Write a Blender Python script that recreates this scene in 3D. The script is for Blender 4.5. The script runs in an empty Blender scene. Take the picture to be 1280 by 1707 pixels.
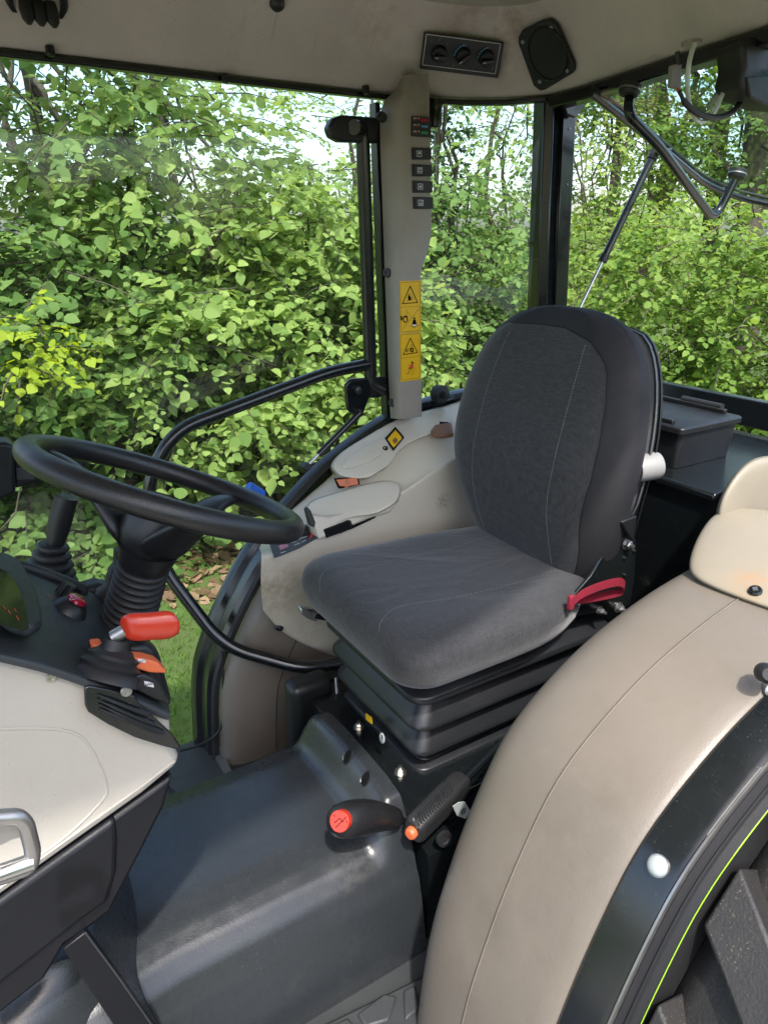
import bpy, bmesh, math, random
import numpy as np
from mathutils import Vector, Matrix
from math import radians as R, sin, cos, pi
random.seed(7); rng = np.random.default_rng(11)
V = Vector
S = bpy.context.scene
COL = S.collection

# ------------------------------------------------------------------ camera
H = 2.2                                    # eye height above the ground
PITCH, AZ, FPX = 21.5, 58.0, 1184.0        # the photograph is 1280 x 1707 px
cam_d = bpy.data.cameras.new('Camera'); cam = bpy.data.objects.new('Camera', cam_d); COL.objects.link(cam)
cam_d.sensor_fit = 'VERTICAL'; cam_d.sensor_height = 36.0; cam_d.lens = 36.0 * FPX / 1707.0
cam_d.clip_start = 0.02; cam_d.clip_end = 500
cam.location = (0, 0, H); cam.rotation_euler = (R(90 - PITCH), 0, R(AZ - 90))
S.camera = cam
# ------------------------------------------------------------------ sky and sun
LD = V((.25, .60, -1.0)).normalized()      # direction the sunlight travels
w = bpy.data.worlds.new('World'); S.world = w; w.use_nodes = True
nt = w.node_tree; bg = nt.nodes['Background']
sky = nt.nodes.new('ShaderNodeTexSky'); sky.sky_type = 'NISHITA'; sky.sun_disc = False
sky.sun_elevation = math.asin(-LD.z); sky.sun_rotation = math.atan2(-LD.x, -LD.y)
sky.air_density = 1.0; sky.dust_density = 3.0; sky.ozone_density = 1.0
nt.links.new(sky.outputs[0], bg.inputs[0]); bg.inputs[1].default_value = 0.15
sun_d = bpy.data.lights.new('Sun', 'SUN'); sun = bpy.data.objects.new('Sun', sun_d); COL.objects.link(sun)
sun_d.energy = 1.8; sun_d.angle = R(2); sun_d.color = (1, .97, .92)
sun.rotation_euler = LD.to_track_quat('-Z', 'Y').to_euler(); sun.location = (-2, -4, 8)
S.view_settings.view_transform = 'Standard'; S.view_settings.look = 'None'
S.view_settings.exposure = 1.7; S.view_settings.gamma = 1
S.render.engine = 'CYCLES'
S.cycles.max_bounces = 8; S.cycles.transparent_max_bounces = 24; S.cycles.caustics_reflective = False
S.cycles.sample_clamp_indirect = 6

# ------------------------------------------------------------------ pixel rays (tractor is laid out in eye-relative metres)
_p, _a = R(PITCH), R(AZ)
FW = V((cos(_a)*cos(_p), sin(_a)*cos(_p), -sin(_p))); RT = V((sin(_a), -cos(_a), 0)); UP = RT.cross(FW)
def ray(u, v): return FW*FPX + RT*(u-640) - UP*(v-853.5)
def at(u, v, **k):
    d = ray(u, v); ax, val = list(k.items())[0]
    if ax == 'd': return d*(val/FPX)
    return d*(val/d['xyz'.index(ax)])
def onp(u, v, P, N, off=0.0):              # meet a plane; off pushes towards the eye side
    P = V(P); N = V(N).normalized()
    if N.dot(P) > 0: N = -N
    P = P + N*off; d = ray(u, v)
    return d*(P.dot(N)/d.dot(N))

# ------------------------------------------------------------------ materials
def mat(name, col, rough=.5, metal=0., col2=None, nscale=6., bump=0., bscale=200., spec=.5, rvar=.12, dirt=None, dscale=3., damt=.5, coat=0.):
    m = bpy.data.materials.new(name); m.use_nodes = True
    t = m.node_tree; N = t.nodes; L = t.links; b = N['Principled BSDF']
    b.inputs['Metallic'].default_value = metal; b.inputs['Specular IOR Level'].default_value = spec
    if coat: b.inputs['Coat Weight'].default_value = coat; b.inputs['Coat Roughness'].default_value = .15
    tc = N.new('ShaderNodeTexCoord')
    n1 = N.new('ShaderNodeTexNoise'); n1.inputs['Scale'].default_value = nscale; n1.inputs['Detail'].default_value = 8
    n1.inputs['Roughness'].default_value = .65
    L.new(tc.outputs['Object'], n1.inputs['Vector'])
    mx = N.new('ShaderNodeMix'); mx.data_type = 'RGBA'
    c2 = col2 or tuple(c*.82 for c in col)
    mx.inputs[6].default_value = (*col, 1); mx.inputs[7].default_value = (*c2, 1)
    rp = N.new('ShaderNodeMapRange'); rp.inputs[1].default_value = .35; rp.inputs[2].default_value = .68
    L.new(n1.outputs[0], rp.inputs[0]); L.new(rp.outputs[0], mx.inputs[0])
    last = mx.outputs[2]
    if dirt:
        n3 = N.new('ShaderNodeTexNoise'); n3.inputs['Scale'].default_value = dscale; n3.inputs['Detail'].default_value = 12
        n3.inputs['Roughness'].default_value = .75
        L.new(tc.outputs['Object'], n3.inputs['Vector'])
        r3 = N.new('ShaderNodeMapRange'); r3.inputs[1].default_value = .55; r3.inputs[2].default_value = .8; r3.inputs[4].default_value = damt
        L.new(n3.outputs[0], r3.inputs[0])
        m3 = N.new('ShaderNodeMix'); m3.data_type = 'RGBA'; L.new(r3.outputs[0], m3.inputs[0]); L.new(last, m3.inputs[6]); m3.inputs[7].default_value = (*dirt, 1)
        last = m3.outputs[2]
    L.new(last, b.inputs['Base Color'])
    n2 = N.new('ShaderNodeTexNoise'); n2.inputs['Scale'].default_value = 18; n2.inputs['Detail'].default_value = 10; n2.inputs['Roughness'].default_value = .8
    L.new(tc.outputs['Object'], n2.inputs['Vector'])
    rr = N.new('ShaderNodeMapRange'); rr.inputs[1].default_value = .3; rr.inputs[2].default_value = .7
    rr.inputs[3].default_value = max(.03, rough-rvar); rr.inputs[4].default_value = min(1, rough+rvar)
    L.new(n2.outputs[0], rr.inputs[0]); L.new(rr.outputs[0], b.inputs['Roughness'])
    if bump:
        n4 = N.new('ShaderNodeTexNoise'); n4.inputs['Scale'].default_value = bscale; n4.inputs['Detail'].default_value = 3
        L.new(tc.outputs['Object'], n4.inputs['Vector'])
        bp = N.new('ShaderNodeBump'); bp.inputs['Strength'].default_value = bump; bp.inputs['Distance'].default_value = .001
        L.new(n4.outputs[0], bp.inputs['Height']); L.new(bp.outputs[0], b.inputs['Normal'])
    return m

def leather(m, scale=260, strength=.35):   # wrinkled grain
    t = m.node_tree; N = t.nodes; L = t.links; b = N['Principled BSDF']
    tc = N.new('ShaderNodeTexCoord'); vo = N.new('ShaderNodeTexVoronoi'); vo.inputs['Scale'].default_value = scale
    nz = N.new('ShaderNodeTexNoise'); nz.inputs['Scale'].default_value = 14; nz.inputs['Detail'].default_value = 6
    L.new(tc.outputs['Object'], vo.inputs['Vector']); L.new(tc.outputs['Object'], nz.inputs['Vector'])
    ad = N.new('ShaderNodeMath'); ad.operation = 'MULTIPLY_ADD'; ad.inputs[1].default_value = .5
    L.new(vo.outputs['Distance'], ad.inputs[0]); L.new(nz.outputs[0], ad.inputs[2])
    bp = N.new('ShaderNodeBump'); bp.inputs['Strength'].default_value = strength; bp.inputs['Distance'].default_value = .002
    L.new(ad.outputs[0], bp.inputs['Height']); L.new(bp.outputs[0], b.inputs['Normal'])
    return m

def weave(name, c1, c2, rough=.85, sheen=.3):
    m = bpy.data.materials.new(name); m.use_nodes = True
    t = m.node_tree; N = t.nodes; L = t.links; b = N['Principled BSDF']
    b.inputs['Roughness'].default_value = rough; b.inputs['Sheen Weight'].default_value = sheen; b.inputs['Sheen Roughness'].default_value = .4
    tc = N.new('ShaderNodeTexCoord'); outs = []
    for sc_ in ((60, 900, 900), (900, 60, 60), (900, 900, 60)):
        mp = N.new('ShaderNodeMapping'); mp.inputs['Scale'].default_value = sc_; nz = N.new('ShaderNodeTexNoise'); nz.inputs['Scale'].default_value = 1; nz.inputs['Detail'].default_value = 1
        L.new(tc.outputs['Object'], mp.inputs[0]); L.new(mp.outputs[0], nz.inputs[0]); outs.append(nz)
    a = N.new('ShaderNodeMath'); a.operation = 'ADD'; L.new(outs[0].outputs[0], a.inputs[0]); L.new(outs[1].outputs[0], a.inputs[1])
    a2 = N.new('ShaderNodeMath'); a2.operation = 'ADD'; L.new(a.outputs[0], a2.inputs[0]); L.new(outs[2].outputs[0], a2.inputs[1])
    big = N.new('ShaderNodeTexNoise'); big.inputs['Scale'].default_value = 7; big.inputs['Detail'].default_value = 8; L.new(tc.outputs['Object'], big.inputs[0])
    a3 = N.new('ShaderNodeMath'); a3.operation = 'MULTIPLY_ADD'; a3.inputs[1].default_value = .35; L.new(big.outputs[0], a3.inputs[0]); L.new(a2.outputs[0], a3.inputs[2])
    rp = N.new('ShaderNodeMapRange'); rp.inputs[1].default_value = 1.25; rp.inputs[2].default_value = 2.1; L.new(a3.outputs[0], rp.inputs[0])
    mx = N.new('ShaderNodeMix'); mx.data_type = 'RGBA'; mx.inputs[6].default_value = (*c1, 1); mx.inputs[7].default_value = (*c2, 1)
    L.new(rp.outputs[0], mx.inputs[0]); L.new(mx.outputs[2], b.inputs['Base Color'])
    bp = N.new('ShaderNodeBump'); bp.inputs['Strength'].default_value = .5; bp.inputs['Distance'].default_value = .0008
    wr = N.new('ShaderNodeMapping'); wr.inputs['Scale'].default_value = (4, 9, 22); wn = N.new('ShaderNodeTexNoise'); wn.inputs['Scale'].default_value = 1; wn.inputs['Detail'].default_value = 3; wn.inputs['Distortion'].default_value = 1.2
    L.new(tc.outputs['Object'], wr.inputs[0]); L.new(wr.outputs[0], wn.inputs[0])
    b2 = N.new('ShaderNodeBump'); b2.inputs['Strength'].default_value = .28; b2.inputs['Distance'].default_value = .012; L.new(wn.outputs[0], b2.inputs['Height']); L.new(b2.outputs[0], bp.inputs['Normal'])
    L.new(a2.outputs[0], bp.inputs['Height']); L.new(bp.outputs[0], b.inputs['Normal'])
    return m

def glass_mat(name, tint=(.93, .97, .95), gloss=.07):
    m = bpy.data.materials.new(name); m.use_nodes = True
    t = m.node_tree; N = t.nodes; L = t.links; N.remove(N['Principled BSDF'])
    tr = N.new('ShaderNodeBsdfTransparent'); tr.inputs[0].default_value = (*tint, 1)
    gl = N.new('ShaderNodeBsdfGlossy'); gl.inputs['Roughness'].default_value = .02
    fr = N.new('ShaderNodeLayerWeight'); fr.inputs[0].default_value = .5
    pw = N.new('ShaderNodeMath'); pw.operation = 'POWER'; pw.inputs[1].default_value = 4.0; L.new(fr.outputs['Facing'], pw.inputs[0])
    mm = N.new('ShaderNodeMath'); mm.operation = 'MULTIPLY_ADD'; mm.inputs[1].default_value = .35; mm.inputs[2].default_value = gloss*.22; mm.use_clamp = True
    df = N.new('ShaderNodeBsdfDiffuse'); df.inputs[0].default_value = (.7, .7, .66, 1)
    tc = N.new('ShaderNodeTexCoord'); nz = N.new('ShaderNodeTexNoise'); nz.inputs['Scale'].default_value = 5; nz.inputs['Detail'].default_value = 10; nz.inputs['Roughness'].default_value = .7
    L.new(tc.outputs['Object'], nz.inputs[0])
    rp = N.new('ShaderNodeMapRange'); rp.inputs[1].default_value = .4; rp.inputs[2].default_value = .8; rp.inputs[3].default_value = .001; rp.inputs[4].default_value = .010
    L.new(nz.outputs[0], rp.inputs[0])
    s0 = N.new('ShaderNodeMixShader'); L.new(rp.outputs[0], s0.inputs[0]); L.new(tr.outputs[0], s0.inputs[1]); L.new(df.outputs[0], s0.inputs[2])
    sh = N.new('ShaderNodeMixShader')
    L.new(pw.outputs[0], mm.inputs[0]); L.new(mm.outputs[0], sh.inputs[0]); L.new(s0.outputs[0], sh.inputs[1]); L.new(gl.outputs[0], sh.inputs[2])
    L.new(sh.outputs[0], N['Material Output'].inputs[0])
    return m

def leaf_mat(name, c1, c2, trans=.45, yellow=None):
    m = bpy.data.materials.new(name); m.use_nodes = True
    t = m.node_tree; N = t.nodes; L = t.links; b = N['Principled BSDF']
    b.inputs['Roughness'].default_value = .62; b.inputs['Specular IOR Level'].default_value = .25
    gi = N.new('ShaderNodeNewGeometry')
    cr = N.new('ShaderNodeValToRGB'); cr.color_ramp.elements[0].color = (*c1, 1); cr.color_ramp.elements[1].color = (*c2, 1)
    if yellow: e = cr.color_ramp.elements.new(.97); e.color = (*c2, 1); cr.color_ramp.elements[-1].color = (*yellow, 1)
    L.new(gi.outputs['Random Per Island'], cr.inputs[0]); L.new(cr.outputs[0], b.inputs['Base Color'])
    tl = N.new('ShaderNodeBsdfTranslucent')
    hs = N.new('ShaderNodeHueSaturation'); hs.inputs['Hue'].default_value = .475; hs.inputs['Value'].default_value = 1.5; hs.inputs['Saturation'].default_value = 1.1
    L.new(cr.outputs[0], hs.inputs['Color']); L.new(hs.outputs[0], tl.inputs[0])
    sh = N.new('ShaderNodeMixShader'); sh.inputs[0].default_value = trans+.05
    L.new(b.outputs[0], sh.inputs[1]); L.new(tl.outputs[0], sh.inputs[2]); L.new(sh.outputs[0], N['Material Output'].inputs[0])
    return m

def wear(m, speck=(.16, .15, .13), amt=.7, scr=.35, density=.70, sc=(520, 14, 14)):   # dust specks and fine scratches in the finish
    t = m.node_tree; N = t.nodes; L = t.links; b = N['Principled BSDF']; src = b.inputs['Base Color'].links[0].from_socket
    tc = N.new('ShaderNodeTexCoord'); nz = N.new('ShaderNodeTexNoise'); nz.inputs['Scale'].default_value = 330; nz.inputs['Detail'].default_value = 1
    pt = N.new('ShaderNodeTexNoise'); pt.inputs['Scale'].default_value = 9; pt.inputs['Detail'].default_value = 5
    L.new(tc.outputs['Object'], nz.inputs[0]); L.new(tc.outputs['Object'], pt.inputs[0])
    r1 = N.new('ShaderNodeMapRange'); r1.inputs[1].default_value = density; r1.inputs[2].default_value = density+.04; L.new(nz.outputs[0], r1.inputs[0])
    r2 = N.new('ShaderNodeMapRange'); r2.inputs[1].default_value = .42; r2.inputs[2].default_value = .62; L.new(pt.outputs[0], r2.inputs[0])
    mu = N.new('ShaderNodeMath'); mu.operation = 'MULTIPLY'; L.new(r1.outputs[0], mu.inputs[0]); L.new(r2.outputs[0], mu.inputs[1])
    mask = mu
    for k, rot in enumerate(((.3, .8, .4), (1.2, .2, 2.1))):
        mp = N.new('ShaderNodeMapping'); mp.inputs['Scale'].default_value = sc; mp.inputs['Rotation'].default_value = rot
        n2 = N.new('ShaderNodeTexNoise'); n2.inputs['Scale'].default_value = 1; n2.inputs['Detail'].default_value = 2
        L.new(tc.outputs['Object'], mp.inputs[0]); L.new(mp.outputs[0], n2.inputs[0])
        r3 = N.new('ShaderNodeMapRange'); r3.inputs[1].default_value = .70; r3.inputs[2].default_value = .76; r3.inputs[4].default_value = scr; L.new(n2.outputs[0], r3.inputs[0])
        ad = N.new('ShaderNodeMath'); ad.operation = 'MAXIMUM'; L.new(mask.outputs[0], ad.inputs[0]); L.new(r3.outputs[0], ad.inputs[1]); mask = ad
    ml = N.new('ShaderNodeMath'); ml.operation = 'MULTIPLY'; ml.inputs[1].default_value = amt; L.new(mask.outputs[0], ml.inputs[0])
    mx = N.new('ShaderNodeMix'); mx.data_type = 'RGBA'; L.new(ml.outputs[0], mx.inputs[0]); L.new(src, mx.inputs[6]); mx.inputs[7].default_value = (*speck, 1)
    L.new(mx.outputs[2], b.inputs['Base Color']); return m

M = dict(
    pod=mat('beige_plastic_dimmed', (.27, .238, .182), .42, col2=(.245, .212, .158), nscale=4, bump=.12, bscale=500, dirt=(.20, .16, .11), dscale=2.2, damt=.35),  # sunlit copy of the console beige, darkened in colour to offset the sun
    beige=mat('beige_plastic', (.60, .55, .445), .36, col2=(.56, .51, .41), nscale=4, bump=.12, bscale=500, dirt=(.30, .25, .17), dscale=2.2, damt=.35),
    beige_light=mat('pale_plastic', (.44, .405, .345), .45, col2=(.40, .365, .31), nscale=3, bump=.25, bscale=700, dirt=(.42, .36, .27), dscale=3, damt=.3),
    trim=mat('pillar_plastic', (.31, .282, .24), .5, bump=.2, bscale=700),
    vinyl=leather(mat('tan_vinyl', (.172, .148, .120), .45, col2=(.140, .121, .098), nscale=2.2, dirt=(.115, .095, .07), dscale=5, damt=.6), 420, .22),
    liner=leather(mat('headliner', (.62, .55, .53), .9, col2=(.51, .45, .43), nscale=4, dirt=(.36, .30, .25), dscale=5, damt=.45, spec=.1), 900, .2),
    mould=mat('moulded_floor', (.026, .029, .032), .26, col2=(.021, .024, .027), nscale=5, bump=.25, bscale=450, rvar=.1, dirt=(.075, .08, .08), dscale=7, damt=.35),
    mat_rub=mat('rubber_mat', (.035, .038, .04), .55, bump=.3, bscale=300, dirt=(.10, .09, .07), dscale=6, damt=.4),
    dash=mat('dash_plastic', (.028, .033, .036), .5, bump=.35, bscale=600, dirt=(.11, .10, .08), dscale=20, damt=.25),
    black=mat('black_plastic', (.010, .011, .012), .42, bump=.15, bscale=500),
    gloss=mat('black_paint', (.007, .009, .010), .22, coat=.3, rvar=.08),
    rubber=mat('black_rubber', (.016, .016, .017), .55, bump=.2, bscale=300),
    wheelrub=mat('wheel_rubber', (.013, .013, .014), .34, bump=.45, bscale=650, rvar=.1),
    bellows=mat('bellows_rubber', (.013, .014, .016), .38, bump=.2, bscale=400, rvar=.1),
    seat=weave('seat_fabric', (.014, .0145, .0155), (.047, .047, .050)),
    seat_side=mat('seat_side_cloth', (.019, .0185, .0205), .72, bump=.3, bscale=900, spec=.35),
    seat_dark=mat('seat_top_cloth', (.010, .010, .011), .75, bump=.3, bscale=900, spec=.3),
    stitch=mat('stitch_thread', (.30, .30, .30), .8),
    shell=mat('seat_shell', (.10, .105, .11), .3),
    red=mat('red_plastic', (.50, .035, .015), .33, coat=.25, rvar=.1),
    orange=mat('orange_plastic', (.66, .14, .05), .5),
    amber=mat('amber_switch', (.55, .13, .035), .35),
    brown=mat('brown_plastic', (.22, .105, .055), .4),
    lime=mat('lime_paint', (.34, .60, .03), .4),
    tyre=mat('tyre_rubber', (.016, .016, .016), .6, col2=(.024, .022, .021), nscale=30, bump=.8, bscale=260, dirt=(.07, .055, .04), dscale=9, damt=.5),
    chrome=mat('chrome', (.60, .60, .60), .30, 1., bump=.1, bscale=60),
    zinc=mat('zinc_bolt', (.55, .53, .47), .35, 1.),
    steel=mat('dull_steel', (.40, .39, .38), .38, .9, bump=.4, bscale=40),
    white=mat('white_cap', (.36, .39, .38), .35), offwhite=mat('knob_white', (.26, .255, .24), .45),
    yellow=mat('yellow_decal', (.80, .47, .01), .4), ink=mat('black_ink', (.006, .006, .006), .7, spec=.1),
    inkred=mat('red_ink', (.65, .05, .03), .5), inkwhite=mat('white_ink', (.7, .7, .7), .5),
    inkblue=mat('blue_ink', (.10, .30, .50), .5), inkgreen=mat('green_lens', (.02, .25, .10), .3),
    panelgrey=mat('panel_grey', (.035, .036, .04), .5),
    belt=mat('red_webbing', (.24, .012, .03), .7, bump=.5, bscale=500), blue=mat('blue_plastic', (.02, .12, .55), .35),
    redlens=mat('red_lens', (.35, .01, .03), .1, coat=.5),
    tube=mat('clear_tube', (.55, .60, .54), .25), cable=mat('cable_black', (.015, .015, .015), .5),
    lens=mat('cluster_lens', (.012, .014, .014), .10, spec=.35, rvar=.03), glass=glass_mat('cab_glass'),
    glass2=glass_mat('rear_glass', (.86, .93, .90), .09),
    bark=mat('bark', (.085, .07, .05), .9, col2=(.04, .035, .025), nscale=25, bump=1., bscale=60),
    barkred=mat('bark_red', (.17, .10, .065), .9, col2=(.10, .06, .04), nscale=20, bump=1., bscale=50),
)

def stain(m, c, rad, col, amt=.6, ns=30):
    t = m.node_tree; N = t.nodes; L = t.links; b = N['Principled BSDF']; src = b.inputs['Base Color'].links[0].from_socket
    tc = N.new('ShaderNodeTexCoord'); ds = N.new('ShaderNodeVectorMath'); ds.operation = 'DISTANCE'; ds.inputs[1].default_value = c; L.new(tc.outputs['Object'], ds.inputs[0])
    r1 = N.new('ShaderNodeMapRange'); r1.inputs[1].default_value = rad; r1.inputs[2].default_value = rad*.25; L.new(ds.outputs['Value'], r1.inputs[0])
    nz = N.new('ShaderNodeTexNoise'); nz.inputs['Scale'].default_value = ns; nz.inputs['Detail'].default_value = 7; nz.inputs['Roughness'].default_value = .7; L.new(tc.outputs['Object'], nz.inputs[0])
    r2 = N.new('ShaderNodeMapRange'); r2.inputs[1].default_value = .40; r2.inputs[2].default_value = .62; r2.inputs[4].default_value = amt; L.new(nz.outputs[0], r2.inputs[0])
    mu = N.new('ShaderNodeMath'); mu.operation = 'MULTIPLY'; L.new(r1.outputs[0], mu.inputs[0]); L.new(r2.outputs[0], mu.inputs[1])
    mx = N.new('ShaderNodeMix'); mx.data_type = 'RGBA'; L.new(mu.outputs[0], mx.inputs[0]); L.new(src, mx.inputs[6]); mx.inputs[7].default_value = (*col, 1); L.new(mx.outputs[2], b.inputs['Base Color'])
stain(M['beige'], at(462, 985, y=1.40), .10, (.20, .15, .09), .6, 26); stain(M['beige'], at(520, 1050, y=1.40), .07, (.30, .24, .16), .4)
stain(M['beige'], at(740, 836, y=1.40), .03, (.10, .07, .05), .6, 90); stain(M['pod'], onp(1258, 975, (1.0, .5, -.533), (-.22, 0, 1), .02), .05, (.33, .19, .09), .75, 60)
stain(M['trim'], at(700, 150, y=1.5), .10, (.15, .12, .09), .5, 20); stain(M['liner'], at(820, 40, y=1.45), .16, (.26, .16, .12), .6, 14); stain(M['liner'], at(640, 60, y=1.45), .14, (.24, .17, .14), .5, 22)
stain(M['mould'], at(610, 1440, y=.80), .10, (.16, .14, .12), .7, 60); stain(M['vinyl'], at(900, 1300, y=.52), .18, (.11, .095, .075), .3, 12); stain(M['vinyl'], at(820, 1560, y=.52), .14, (.21, .18, .145), .3, 16); stain(M['vinyl'], at(1120, 1180, y=.45), .10, (.21, .18, .145), .3, 20)
for k_ in ('mould', 'mat_rub', 'dash', 'gloss', 'bellows', 'black', 'wheelrub'): wear(M[k_], amt=.45, scr=.3, density=.72)
wear(M['tyre'], (.16, .13, .09), .8, .1, .66)
for k_ in ('beige', 'beige_light', 'vinyl', 'trim'): wear(M[k_], (.14, .115, .08), .5, .25, .72)
wear(M['liner'], (.22, .17, .13), .6, .3, .68, (120, 6, 6))
# ------------------------------------------------------------------ mesh helpers
TR = bpy.data.objects.new('tractor', None); COL.objects.link(TR)
TR.location = (.6, 1.0, 0); TR.empty_display_size = .2
TR['label'] = 'tractor cab seen through its open door, beige and black, with grey cloth driver seat'
TR['category'] = 'tractor'

def link(name, me, m, parent=None, smooth=True, bevel=0., sub=0, solid=0., label=None, segs=2, angle=40):
    o = bpy.data.objects.new(name, me); COL.objects.link(o)
    if m is not None: me.materials.append(m)
    par = parent if parent is not None else TR
    o.parent = par
    if par is TR: o.location = (-TR.location.x, -TR.location.y, H)
    if smooth:
        for p in me.polygons: p.use_smooth = True
    if solid: q = o.modifiers.new('so', 'SOLIDIFY'); q.thickness = solid; q.offset = 0
    if bevel: q = o.modifiers.new('be', 'BEVEL'); q.width = bevel; q.segments = segs; q.limit_method = 'ANGLE'; q.angle_limit = R(35); q.harden_normals = False
    if sub: q = o.modifiers.new('su', 'SUBSURF'); q.levels = sub; q.render_levels = sub
    if smooth and not sub:
        try: me.set_sharp_from_angle(angle=R(angle))
        except Exception: pass
    if label: o['label'] = label
    return o

def me_from(verts, faces):
    me = bpy.data.meshes.new('m'); me.from_pydata([tuple(v) for v in verts], [], faces); me.update()
    bm = bmesh.new(); bm.from_mesh(me); bmesh.ops.recalc_face_normals(bm, faces=bm.faces); bm.to_mesh(me); bm.free()
    return me

class MB:                                   # collects primitives that belong to ONE part
    def __init__(s): s.v = []; s.f = []
    def add(s, v, f):
        n = len(s.v); s.v += [tuple(p) for p in v]; s.f += [tuple(i+n for i in q) for q in f]; return s
    def loft(s, rings, cap=True, closed=True):
        n = len(rings[0]); v = [p for r in rings for p in r]; f = []
        for i in range(len(rings)-1):
            for j in range(n if closed else n-1):
                k = (j+1) % n; f.append((i*n+j, i*n+k, (i+1)*n+k, (i+1)*n+j))
        if cap and closed: f.append(tuple(range(n))); f.append(tuple(range((len(rings)-1)*n, len(rings)*n)))
        return s.add(v, f)
    def tube(s, pts, r, n=12, cap=True, smooth=0):
        pts = [V(p) for p in pts]
        if smooth: pts = catmull(pts, smooth)
        rs = r if isinstance(r, (list, tuple)) else [r]*len(pts)
        if len(rs) != len(pts): rs = [rs[min(len(rs)-1, int(i/(len(pts)-1)*(len(rs)-1)+.5))] for i in range(len(pts))]
        T = [(pts[min(i+1, len(pts)-1)]-pts[max(i-1, 0)]).normalized() for i in range(len(pts))]
        a = V((0, 0, 1)) if abs(T[0].z) < .9 else V((1, 0, 0))
        u = T[0].cross(a).normalized(); rings = []
        for i, p in enumerate(pts):
            u = (u-T[i]*u.dot(T[i])).normalized(); q = T[i].cross(u)
            rings.append([p+(u*cos(2*pi*k/n)+q*sin(2*pi*k/n))*rs[i] for k in range(n)])
        return s.loft(rings, cap)
    def lathe(s, P, axis, prof, n=24, sx=1., sy=1., up=None, cap=True):   # prof: (radius, height)
        P = V(P); A = V(axis).normalized(); a = V(up) if up else (V((0, 0, 1)) if abs(A.z) < .9 else V((1, 0, 0)))
        u = A.cross(a).normalized(); q = A.cross(u)
        return s.loft([[P+A*h+(u*cos(2*pi*k/n)*sx+q*sin(2*pi*k/n)*sy)*max(r, 1e-5) for k in range(n)] for r, h in prof], cap)
    def slab(s, poly, d):                    # polygon extruded by vector d
        poly = [V(p) for p in poly]; d = V(d); n = len(poly)
        return s.add(poly+[p+d for p in poly], [tuple(range(n)), tuple(range(n, 2*n))]+[(i, (i+1) % n, n+(i+1) % n, n+i) for i in range(n)])
    def box(s, c, sx, sy, sz, ex=(1, 0, 0), ey=(0, 1, 0), ez=(0, 0, 1)):
        c = V(c); ex = V(ex)*sx/2; ey = V(ey)*sy/2; ez = V(ez)*sz/2
        v = [c+a*ex+b*ey+g*ez for g in (-1, 1) for b in (-1, 1) for a in (-1, 1)]
        return s.add(v, [(0, 1, 3, 2), (4, 6, 7, 5), (0, 4, 5, 1), (2, 3, 7, 6), (0, 2, 6, 4), (1, 5, 7, 3)])
    def flat(s, poly): return s.add(poly, [tuple(range(len(poly)))])
    def line(s, pts, wd, N):                # flat ribbon lying on a plane with normal N
        N = V(N).normalized(); pts = [V(p) for p in pts]
        for a, b in zip(pts, pts[1:]):
            t = (b-a).normalized().cross(N)*wd/2; s.add([a-t, b-t, b+t, a+t], [(0, 1, 2, 3)])
        return s
    def go(s, name, m, parent=None, **k): return link(name, me_from(s.v, s.f), m, parent, **k)

def catmull(P, n=6):
    out = []; Q = [P[0]*2-P[1]]+P+[P[-1]*2-P[-2]]
    for i in range(1, len(Q)-2):
        a, b, c, d = Q[i-1], Q[i], Q[i+1], Q[i+2]
        for k in range(n):
            t = k/n; out.append(.5*((2*b)+(c-a)*t+(2*a-5*b+4*c-d)*t*t+(-a+3*b-3*c+d)*t**3))
    out.append(P[-1]); return out
def fillet(P, r, n=5):                       # round the corners of a polyline
    P = [V(p) for p in P]; out = [P[0]]
    for a, b, c in zip(P, P[1:], P[2:]):
        l = min(r, (a-b).length*.45, (c-b).length*.45); p = b+(a-b).normalized()*l; q = b+(c-b).normalized()*l
        for k in range(n+1): t = k/n; out.append(p*(1-t)**2+b*2*t*(1-t)+q*t*t)
    return out+[P[-1]]
def rrect(hx, hy, r, n=5):
    out = []
    for cx, cy, a0 in ((hx-r, hy-r, 0), (-hx+r, hy-r, 90), (-hx+r, -hy+r, 180), (hx-r, -hy+r, 270)):
        for k in range(n+1): a = R(a0+90*k/n); out.append((cx+r*cos(a), cy+r*sin(a)))
    return out
from mathutils.bvhtree import BVHTree
_bv = {}
def hit(o, u, v, off=0.):                    # where the sight line meets a part that is already built
    if o.name not in _bv:
        dg = bpy.context.evaluated_depsgraph_get(); e = o.evaluated_get(dg); me = e.to_mesh()
        _bv[o.name] = BVHTree.FromPolygons([q.co.copy() for q in me.vertices], [tuple(p.vertices) for p in me.polygons]); e.to_mesh_clear()
    d = ray(u, v).normalized(); P, N, i, t = _bv[o.name].ray_cast(V((0, 0, 0)), d)
    if P is None: return None, None
    if N.dot(d) > 0: N = -N
    return P+N*off, N
def fitp(o, pts):                            # plane through the surface behind some picture points, touching its nearest one
    H_ = [hit(o, *p)[0] for p in pts]; H_ = [h for h in H_ if h is not None]; c = sum(H_, V())/len(H_)
    A = np.array([h-c for h in H_]); N = V(np.linalg.svd(A)[2][2].tolist()); N = N if N.dot(c) < 0 else -N
    return c+N*max(0, max((h-c).dot(N) for h in H_)), N
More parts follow.
